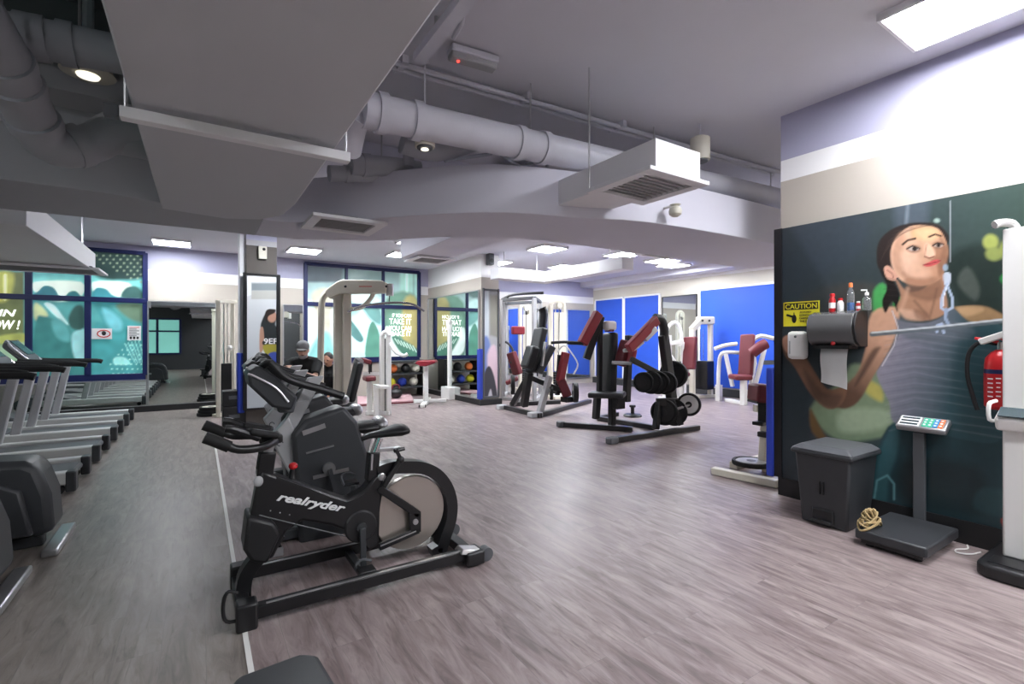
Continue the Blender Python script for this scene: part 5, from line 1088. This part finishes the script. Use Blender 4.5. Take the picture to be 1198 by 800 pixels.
# ------------------------------------------------------------------ lat machine and benches by the back window
o = thing('lat_machine', 'tall cream lat pulldown machine left of the back window', 'weight machine', g(405, 7.7)); dL = 7.7
for u, wd in ((395.5, .13), (405.5, .13)): MB().bar(g(u, dL), D(u, 343, dL), .11, wd).build('main_post', 'cream_metal', o, .012)
MB().bar(g(400.5, dL+.04), D(400.5, 345, dL+.04), .02, .06).build('post_slot', 'black_metal', o)
MB().prism([D(u, v, dL-.05) for u, v in ((382,340),(396,330),(402,327.5),(447,328.5),(453,331),(452,343),(400,344),(396,346),(388,350),(384,346))], V(FX, FY, 0)*.16, True).build('top_beam', 'cream_metal', o, .015)
MB().tube([D(392, 336, dL), D(382, 343, dL), D(377, 352, dL), D(376, 370, dL), D(375, 430, dL), g(374.5, dL)], .05, 10).build('bent_post', 'cream_metal', o)
MB().tube([D(437, 343, dL), D(433, 350, dL), D(425, 358, dL), D(418, 361, dL), D(408, 362, dL)], .035, 10).build('pull_arm', 'cream_metal', o)
for u in (404, 452): MB().ball(D(u, 335, dL-.15), .02).build('bolt', 'black_metal', o)
MB().bar(D(420, 335, dL-.14), D(435, 335, dL-.14), .006, .012).build('name_plate', 'red_print', o)
MB().cyl(D(456, 332, dL), D(456, 346, dL), .06, 12).build('pulley', 'white_metal', o); MB().cyl(D(456, 344, dL), D(455, 356, dL), .008, 6).build('cable', 'charcoal', o)
MB().tube([D(407, 365, dL-.1), D(425, 358, dL-.1), D(445, 355, dL-.1), D(470, 354, dL-.1), D(485, 357, dL-.1), D(496, 364, dL-.1)], .018, 8).build('lat_bar', 'chrome', o)
for u in (380, 400, 412): MB().bar(g(u, dL-.3)+V(0,0,.04), g(u, dL+.5)+V(0,0,.04), .1, .08).build('base_bar', 'cream_metal', o, .01)
MB().bar(g(374, dL)+V(0,0,.04), g(412, dL)+V(0,0,.04), .12, .08).build('base_bar', 'cream_metal', o, .01)
o = thing('incline_bench', 'black incline bench standing in front of the lat machine', 'bench', g(412, 7.0)); dI = 7.
MB().bar(D(409, 470, dI-.1), D(420, 424, dI), .28, .09).build('backrest', 'black_plastic', o, .035); MB().bar(D(396, 476, dI-.3), D(408, 474, dI-.1), .3, .09).build('seat', 'black_plastic', o, .03); MB().tube([D(415, 425, dI+.1), D(418, 420, dI+.1), D(423, 423, dI)], .035, 8).build('top_roller', 'silver', o)
MB().bar(g(402, dI-.2), D(402, 478, dI-.2), .08, .08).build('front_leg', 'white_metal', o); MB().bar(g(416, dI), D(414, 450, dI+.04), .07, .07).build('rear_leg', 'white_metal', o); MB().bar(g(398, dI-.3)+V(0,0,.04), g(418, dI+.1)+V(0,0,.04), .08, .08).build('base_bar', 'white_metal', o)
o = thing('leg_extension', 'white bench machine with a maroon pad and slotted post by the back window', 'weight machine', g(450, 9.6)); dE = 9.6
for u in (447, 454.5): MB().bar(g(u, dE), D(u, 393, dE), .07, .1).build('main_post', 'white_metal', o, .012)
MB().bar(g(450.7, dE+.03), D(450.7, 396, dE+.03), .06, .06).build('post_slot', 'dark_grey', o); MB().tube([D(446, 393, dE), D(451, 388, dE), D(456, 393, dE)], .045, 8).build('post_top', 'white_metal', o)
MB().tube([D(456, 402, dE), D(463, 412, dE-.1), D(472, 416, dE-.2), D(477, 414, dE-.2)], .035, 8).build('lever_arm', 'white_metal', o)
MB().bar(D(421, 420, dE-.1), D(433, 424, dE), .3, .09).build('chest_pad', 'maroon', o, .03); MB().bar(D(426, 443, dE-.1), D(438, 442, dE), .34, .1).build('seat', 'maroon', o, .03)
MB().bar(D(425, 437, dE), D(448, 437, dE), .06, .06).build('seat_beam', 'white_metal', o); MB().bar(g(432, dE), D(432, 441, dE), .08, .08).build('seat_post', 'white_metal', o); MB().bar(D(433, 424, dE), D(433, 437, dE), .06, .06).build('pad_post', 'black_metal', o)
MB().bar(D(440, 452, dE-.2), D(452, 452, dE-.1), .5, .06).build('foot_deck', 'white_metal', o, .01); MB().bar(g(428, dE)+V(0,0,.04), g(456, dE)+V(0,0,.04), .1, .08).build('base_bar', 'white_metal', o, .01); MB().bar(g(440, dE-.2), D(440, 452, dE-.2), .08, .08).build('deck_leg', 'white_metal', o)
o = thing('preacher_stand', 'white T-shaped stand with a red padded top by the white pier', 'bench', Z(497, 473, 0)); dT = 11.1
MB().prism([D(u, v, dT) for u, v in ((487,424.5),(490,421.5),(510,421),(511,424),(500,428),(494,428))], V(FX, FY, 0)*.4, True).build('padded_top', 'machine_red', o, .02); MB().bar(g(498, dT), D(498, 427, dT), .1, .1).build('stand_post', 'white_metal', o, .012)
MB().bar(Z(484, 469.5), Z(522, 468), .1, .08).build('base_bar', 'white_metal', o, .012); MB().bar(Z(494, 475), Z(502, 466), .1, .08).build('base_foot', 'white_metal', o, .012); MB().box(Z(494, 475, .03), (.14, .1, .06)).build('foot_cap', 'black_plastic', o, .01)
def mat_at(pts, label, m='pink_mat', h=.06):
    o = thing('floor_mat', label, 'mat', Z(*pts[0], 0)); c = [Z(u, v, 0) for u, v in pts]; MB().prism(c, (0, 0, h)).build('mat_top', m, o, .01); MB().prism([p+(p-sum(c, V(0,0,0))/len(c))*.02 for p in c], (0, 0, h*.5)).build('mat_edge', 'maroon', o); return o
mat_at([(446, 473), (484, 471), (480, 461), (452, 461)], 'pink floor mat with a dark red edge by the white bench machine'); mat_at([(412, 476), (434, 474), (432, 466), (414, 466)], 'small pink mat with a dark red edge left of the white bench machine')
o = thing('kettlebell', 'dark round kettlebell on the pink floor mat', 'kettlebell', Z(463, 466, .06)); c = Z(463, 466, .06)
MB().ball(c+V(0,0,.13), (.16, .16, .13)).build('bell', 'black_metal', o); MB().tube([c+V(-.09,0,.2), c+V(-.08,0,.3), c+V(0,0,.34), c+V(.08,0,.3), c+V(.09,0,.2)], .022, 8).build('handle', 'maroon', o)
# white cable column by the mirrored pier
o = thing('cable_column', 'tall white cable column standing by the mirrored side of the pier', 'weight machine', g(530, 12.3)); dC = 12.3
for u in (526.5, 535): MB().bar(g(u, dC), D(u, 383, dC), .09, .12).build('column_post', 'white_metal', o, .012)
MB().tube([D(526, 384, dC), D(524, 378, dC), D(529, 374, dC), D(535, 378, dC), D(535.5, 384, dC)], .06, 8).build('column_top', 'white_metal', o); MB().bar(D(531, 466, dC), D(531, 452, dC), .5, .5).build('column_base', 'white_metal', o, .02)
for v in (430, 437, 445): MB().bar(D(536, v, dC-.1), D(545, v-.5, dC-.1), .05, .05).build('side_rung', 'white_metal', o)
# storage rack with coloured weights under the back window
o = thing('storage_rack', 'low black rack holding weights under the back window', 'rack', V(4.5, 12.2, 0))
for x in (4.05, 5.05): MB().span((x-.04, 12.05, 0), (x+.04, 12.5, .95)).build('rack_side', 'black_metal', o, .01)
for z in (.25, .6, .92): MB().span((4.05, 12.05, z-.02), (5.05, 12.5, z+.02)).build('shelf', 'charcoal', o, .006)
for k, (x, z, mm, l) in enumerate(((4.2, .27, 'yellow_print', 'yellow weight ball at the left of the lower rack shelf'), (4.5, .27, 'blue_foam', 'blue weight ball in the middle of the lower rack shelf'), (4.82, .27, 'ivory', 'cream weight ball at the right of the lower rack shelf'), (4.25, .62, 'orange_print', 'orange weight ball at the left of the upper rack shelf'), (4.6, .62, 'black_plastic', 'black weight ball in the middle of the upper rack shelf'), (4.88, .62, 'cream_metal', 'pale weight ball at the right of the upper rack shelf'))):
    tag(MB().ball((x, 12.25, z+.115), .12).build('weight_ball', mm), l, 'weight ball', 'weight balls on the storage rack')
# white cable machine in front of the left mirror
o = thing('cable_machine', 'slim cream cable machine before the mirror, left of the grey pillar', 'weight machine', g(262, 9.4)); dM = 9.3
MB().bar(g(255.5, dM), D(255.5, 352, dM), .07, .08).build('front_post', 'cream_metal', o, .01); MB().bar(g(272, dM+.4), D(272, 352, dM+.4), .07, .08).build('rear_post', 'cream_metal', o, .01); MB().bar(D(253, 353, dM), D(276, 353, dM+.4), .08, .07).build('top_bar', 'cream_metal', o, .01)
MB().bar(g(264, dM+.25)+V(0,0,.1), D(264, 425, dM+.25), .2, .2).build('weight_stack', 'black_metal', o, .01)
for u in (262, 266): MB().cyl(g(u, dM+.25), D(u, 354, dM+.25), .014, 8).build('guide_rod', 'chrome', o)
MB().bar(g(250, dM)+V(0,0,.03), g(280, dM+.45)+V(0,0,.03), .12, .06).build('base_bar', 'cream_metal', o, .01); MB().ball(D(269, 407, dM+.3), .05).build('pulley', 'white_metal', o)
for k, (l) in enumerate(('lowest cream plate of the small stack on the floor left of the pillar', 'middle black plate of the small stack on the floor left of the pillar', 'topmost cream plate of the small stack on the floor left of the pillar')):
    p = Z(244, 486, 0); plate(p+V(.02*k, 0, .03+.06*k), .2, .06, (0,0,1), l, 'cream_metal' if k != 1 else 'black_metal', 'plates stacked on the floor')
for u, v0, v1, d, l in ((275, 456, 474, 8.3, 'upper black box of the pair at the foot of the grey pillar'), (275, 474, 0, 8.3, 'lower black box of the pair at the foot of the grey pillar')):
    a_ = D(u, v0, d); zt = a_.z; zb = D(u, v1, d).z if v1 else 0
    o = thing('floor_box', l, 'box', (a_.x, a_.y, zb)); MB().box((a_.x, a_.y, (zt+zb)/2), (.38, .34, zt-zb-.006)).build('box_body', 'black_plastic', o, .015); MB().box((a_.x-.02, a_.y-.172, (zt+zb)/2+.02), (.16, .008, .06)).build('box_latch', 'dark_grey', o)

# ------------------------------------------------------------------ people
def fuse(mb, name, m, parent, vox):
    o = mb.build(name, m, parent); r = o.modifiers.new('remesh', 'REMESH'); r.mode = 'VOXEL'; r.voxel_size = vox; r.use_smooth_shade = True
    sm = o.modifiers.new('smooth', 'SMOOTH'); sm.iterations = 4; sm.factor = .5
    dg = bpy.context.evaluated_depsgraph_get(); me = bpy.data.meshes.new_from_object(o.evaluated_get(dg)); o.modifiers.clear(); o.data = me
    for p in me.polygons: p.use_smooth = True
    return o
def person(label, hip, fwd, lean, head_turn, hands, knees, feet, shirt, trousers, skin='skin', cap=False, beard=False, sleeve=.8):
    f = Vector((*fwd, 0)).normalized(); l = V(-f.y, f.x, 0); up = V(0, 0, 1); hip = Vector(hip)
    o = thing('person', label, 'person', (hip.x, hip.y, 0)); sh = hip+f*lean+up*.47; nk = sh+f*.02+up*.06; hd = nk+f*.07+up*.125
    hf = (f+l*head_turn+up*-.35).normalized(); hl = up.cross(hf).normalized(); hu = hf.cross(hl)
    S = [sh+l*s*.185+up*-.01 for s in (1, -1)]; E = []
    b = MB(); T = MB(); P = MB()
    for s in (1, -1):
        for mb, k in ((b, 0), (T, .014)): mb.tube([hip+l*s*.07, hip+l*s*.07+f*lean*.4+up*.2, sh+l*s*.08-up*.1, sh+l*s*.07], [.115+k, .105+k, .12+k, .075+k], 14, 1)
    b.tube([sh, nk, hd], [.07, .055, .06], 12, 1); T.tube([sh-up*.08, sh+up*.05], [.13, .07], 12, 1); T.tube([S[0], sh+up*.02, S[1]], [.075, .085, .075], 12, 1)
    hm = Matrix((hf, hl, hu)).transposed()
    b.ball(hd, (.095, .076, .115), 20, hm); b.ball(hd+hf*.03-hu*.065, (.06, .055, .055), 14, hm); b.ball(hd+hf*.1-hu*.015, (.022, .016, .026), 10, hm)
    for s in (1, -1): b.ball(hd+hl*s*.078-hu*.01, (.02, .012, .032), 8, hm); b.ball(hd+hf*.083+hl*s*.032+hu*.03, (.018, .026, .01), 8, hm)
    for i, s in enumerate((1, -1)):
        h = Vector(hands[i]); mid = (S[i]+h)/2; el = mid-up*.16+l*s*.1-f*.04
        b.tube([S[i], el, h], [.055, .042, .03], 12, 1); k = sleeve; T.tube([S[i], S[i]+(el-S[i])*k], [.075, .06], 12, 1)
        d = (h-el).normalized(); side = d.cross(up).normalized(); c = h+d*.045
        b.ball(c, (.05, .02, .042), 10, Matrix((d, up.cross(d).normalized()*0+side.cross(d), side)).transposed())
        for q in range(4):
            r = c+d*.035+side*(q-1.5)*.02; ln = (.06, .072, .068, .052)[q]; b.tube([r, r+d*ln*.5, r+d*ln*.75-up*ln*.45], [.0095, .009, .0075], 8, 1)
        th = c+side*.04*-s; b.tube([th-d*.02, th+d*.02-side*s*.015, th+d*.045-side*s*.008], [.012, .011, .008], 8, 1)
        kn, ft = Vector(knees[i]), Vector(feet[i]); hp = hip+l*s*.09
        b.tube([hp, kn, ft+up*.08], [.085, .058, .038], 12, 1); P.tube([hp, kn, ft+up*.1], [.105, .075, .055], 14, 1)
        b.tube([ft+up*.08, ft+up*.04+f*.12], [.036, .03], 10, 1)
        MB().ball(ft+f*.06+up*.045, (.135, .05, .045), 14, Matrix((f, l, up)).transposed()).build('shoe', 'black_plastic', o)
    P.ball(hip, (.17, .2, .13), 16, Matrix((f, l, up)).transposed())
    fuse(b, 'body', skin, o, .011); fuse(T, 'shirt', shirt, o, .014); fuse(P, 'trousers', trousers, o, .014)
    hr = MB(); hr.ball(hd-hf*.018+hu*.028, (.094, .084, .1), 18, hm); hr.build('hair', 'hair', o, ang=2) if not cap else None
    if cap:
        MB().ball(hd-hf*.018-hu*.0, (.085, .083, .09), 16, hm).build('hair', 'hair', o, ang=2)
        k = MB(); k.ball(hd-hf*.005+hu*.05, (.104, .09, .085), 18, hm); k.build('cap', 'grey_cloth', o, ang=2); k = MB(); k.ball(hd+hf*.11+hu*.045, (.075, .075, .012), 16, hm); k.build('cap_brim', 'hair', o, ang=2)
    for s in (1, -1): MB().ball(hd+hf*.086+hl*s*.032+hu*.012, (.008, .014, .008), 8, hm).build('eye', 'black_print', o)
    MB().ball(hd+hf*.09-hu*.055, (.008, .024, .006), 8, hm).build('mouth', 'maroon', o)
    if beard: MB().ball(hd+hf*.04-hu*.085, (.056, .058, .045), 14, hm).build('beard', 'grey_cloth', o, ang=2)
    return o
def stool(c, h, label):
    o = thing('gym_stool', label, 'stool', (c[0], c[1], 0)); MB().lathe([(.15, h-.07), (.18, h-.06), (.18, h-.01), (.15, h)], (c[0], c[1], 0), seg=24).build('seat', 'black_plastic', o)
    MB().cyl((c[0], c[1], .03), (c[0], c[1], h-.06), .035, 12).build('stem', 'silver', o); MB().lathe([(.2, 0), (.2, .015), (.05, .04)], (c[0], c[1], 0)).build('foot_disc', 'black_metal', o)
p = D(357, 405, 6.9); hx, hy = p.x+.04, p.y+.2
stool((hx, hy), .58, 'round stool under the person in the cap')
person('person in a black shirt and pale cap, seated with head bent down', (hx, hy, .7), (-.35, -.94), .1, .1, [D(344, 433, 6.45), D(336, 431, 6.5)], [(hx+.08, hy-.48, .6), (hx-.42, hy-.36, .6)], [(hx+.1, hy-.5, 0), (hx-.45, hy-.4, 0)], 'black_cloth', 'blue_cloth', 'skin', cap=True, beard=True)
p = D(387, 421, 8.7); hx, hy = p.x+.03, p.y+.12
stool((hx, hy), .37, 'low round stool under the crouched person behind the lat machine')
person('person with short dark hair in black, sitting low behind the lat machine', (hx, hy, .49), (-.45, -.9), .1, -.2, [(hx-.05, hy-.4, .55), (hx-.4, hy-.25, .55)], [(hx+.05, hy-.42, .5), (hx-.38, hy-.3, .5)], [(hx+.05, hy-.46, 0), (hx-.42, hy-.33, 0)], 'black_cloth', 'blue_cloth', 'skin_dark')

# ------------------------------------------------------------------ pieces that belong to a part become its sub-parts
SUB = dict(screen=('console', 'display_head', 'control_box'), screen_window=('display_head',), keypad=('display_head',), keys=('display_head',), console_rim=('console',), stop_button=('console',),
    toe_cage=('pedal',), belt=('running_deck',), rear_roller=('running_deck',), grip=('handlebar',), lever_knob=('resistance_lever',), lever_tip=('resistance_lever',), brake_knob=('brake_stem',),
    frame_lettering=('main_frame',), frame_line=('main_frame',), frame_crease=('main_frame',), rivet=('main_frame',), rail_trim=('base_rail',), chrome_cap=('rear_foot',), transport_wheel=('rear_foot',),
    end_cap=('side_rail',), foot_cap=('foot',), cap=('bottle_body',), liquid=('bottle_body',), bottle_label=('bottle_body',), pump=('bottle_body',), blue_band=('cylinder',), label_band=('cylinder',),
    white_label=('cylinder',), print_line=('cylinder', 'plate', 'sheet'), heading=('plate',), heading_bar=('plate',), pictogram=('plate', 'sheet'), red_ring=('sheet',), cap_brim=('cap',), eye=('body',), mouth=('body',),
    mural_print=('mural_board',), lock_button=('cover',), side_plate=('cover',), post_slot=('main_post',), name_plate=('top_beam',), bolt=('top_beam', 'arch_top'), nozzle=('casing',), slot=('casing',),
    silver_trim=('housing',), mast_badge=('mast',), crank_cover=('drive_housing',), reflected_lettering=('poster_print',), seat_tail=('seat',), fork_trim=('fork_arm',), tube_badge=('seat_tube',), window_lettering=('window_pane',))
kind = lambda o: o.name.split('.')[0]
mid = lambda o: sum((Vector(c) for c in o.bound_box), V(0, 0, 0))/8
for root in [o for o in C.objects if o.parent is None and o.children]:
    parts = list(root.children)
    for ch in parts:
        cand = [p for p in parts if p is not ch and kind(p) in SUB.get(kind(ch), ()) and kind(ch) != kind(p) and p.parent is root]
        if cand and not ch.children: ch.parent = min(cand, key=lambda p: (mid(p)-mid(ch)).length)
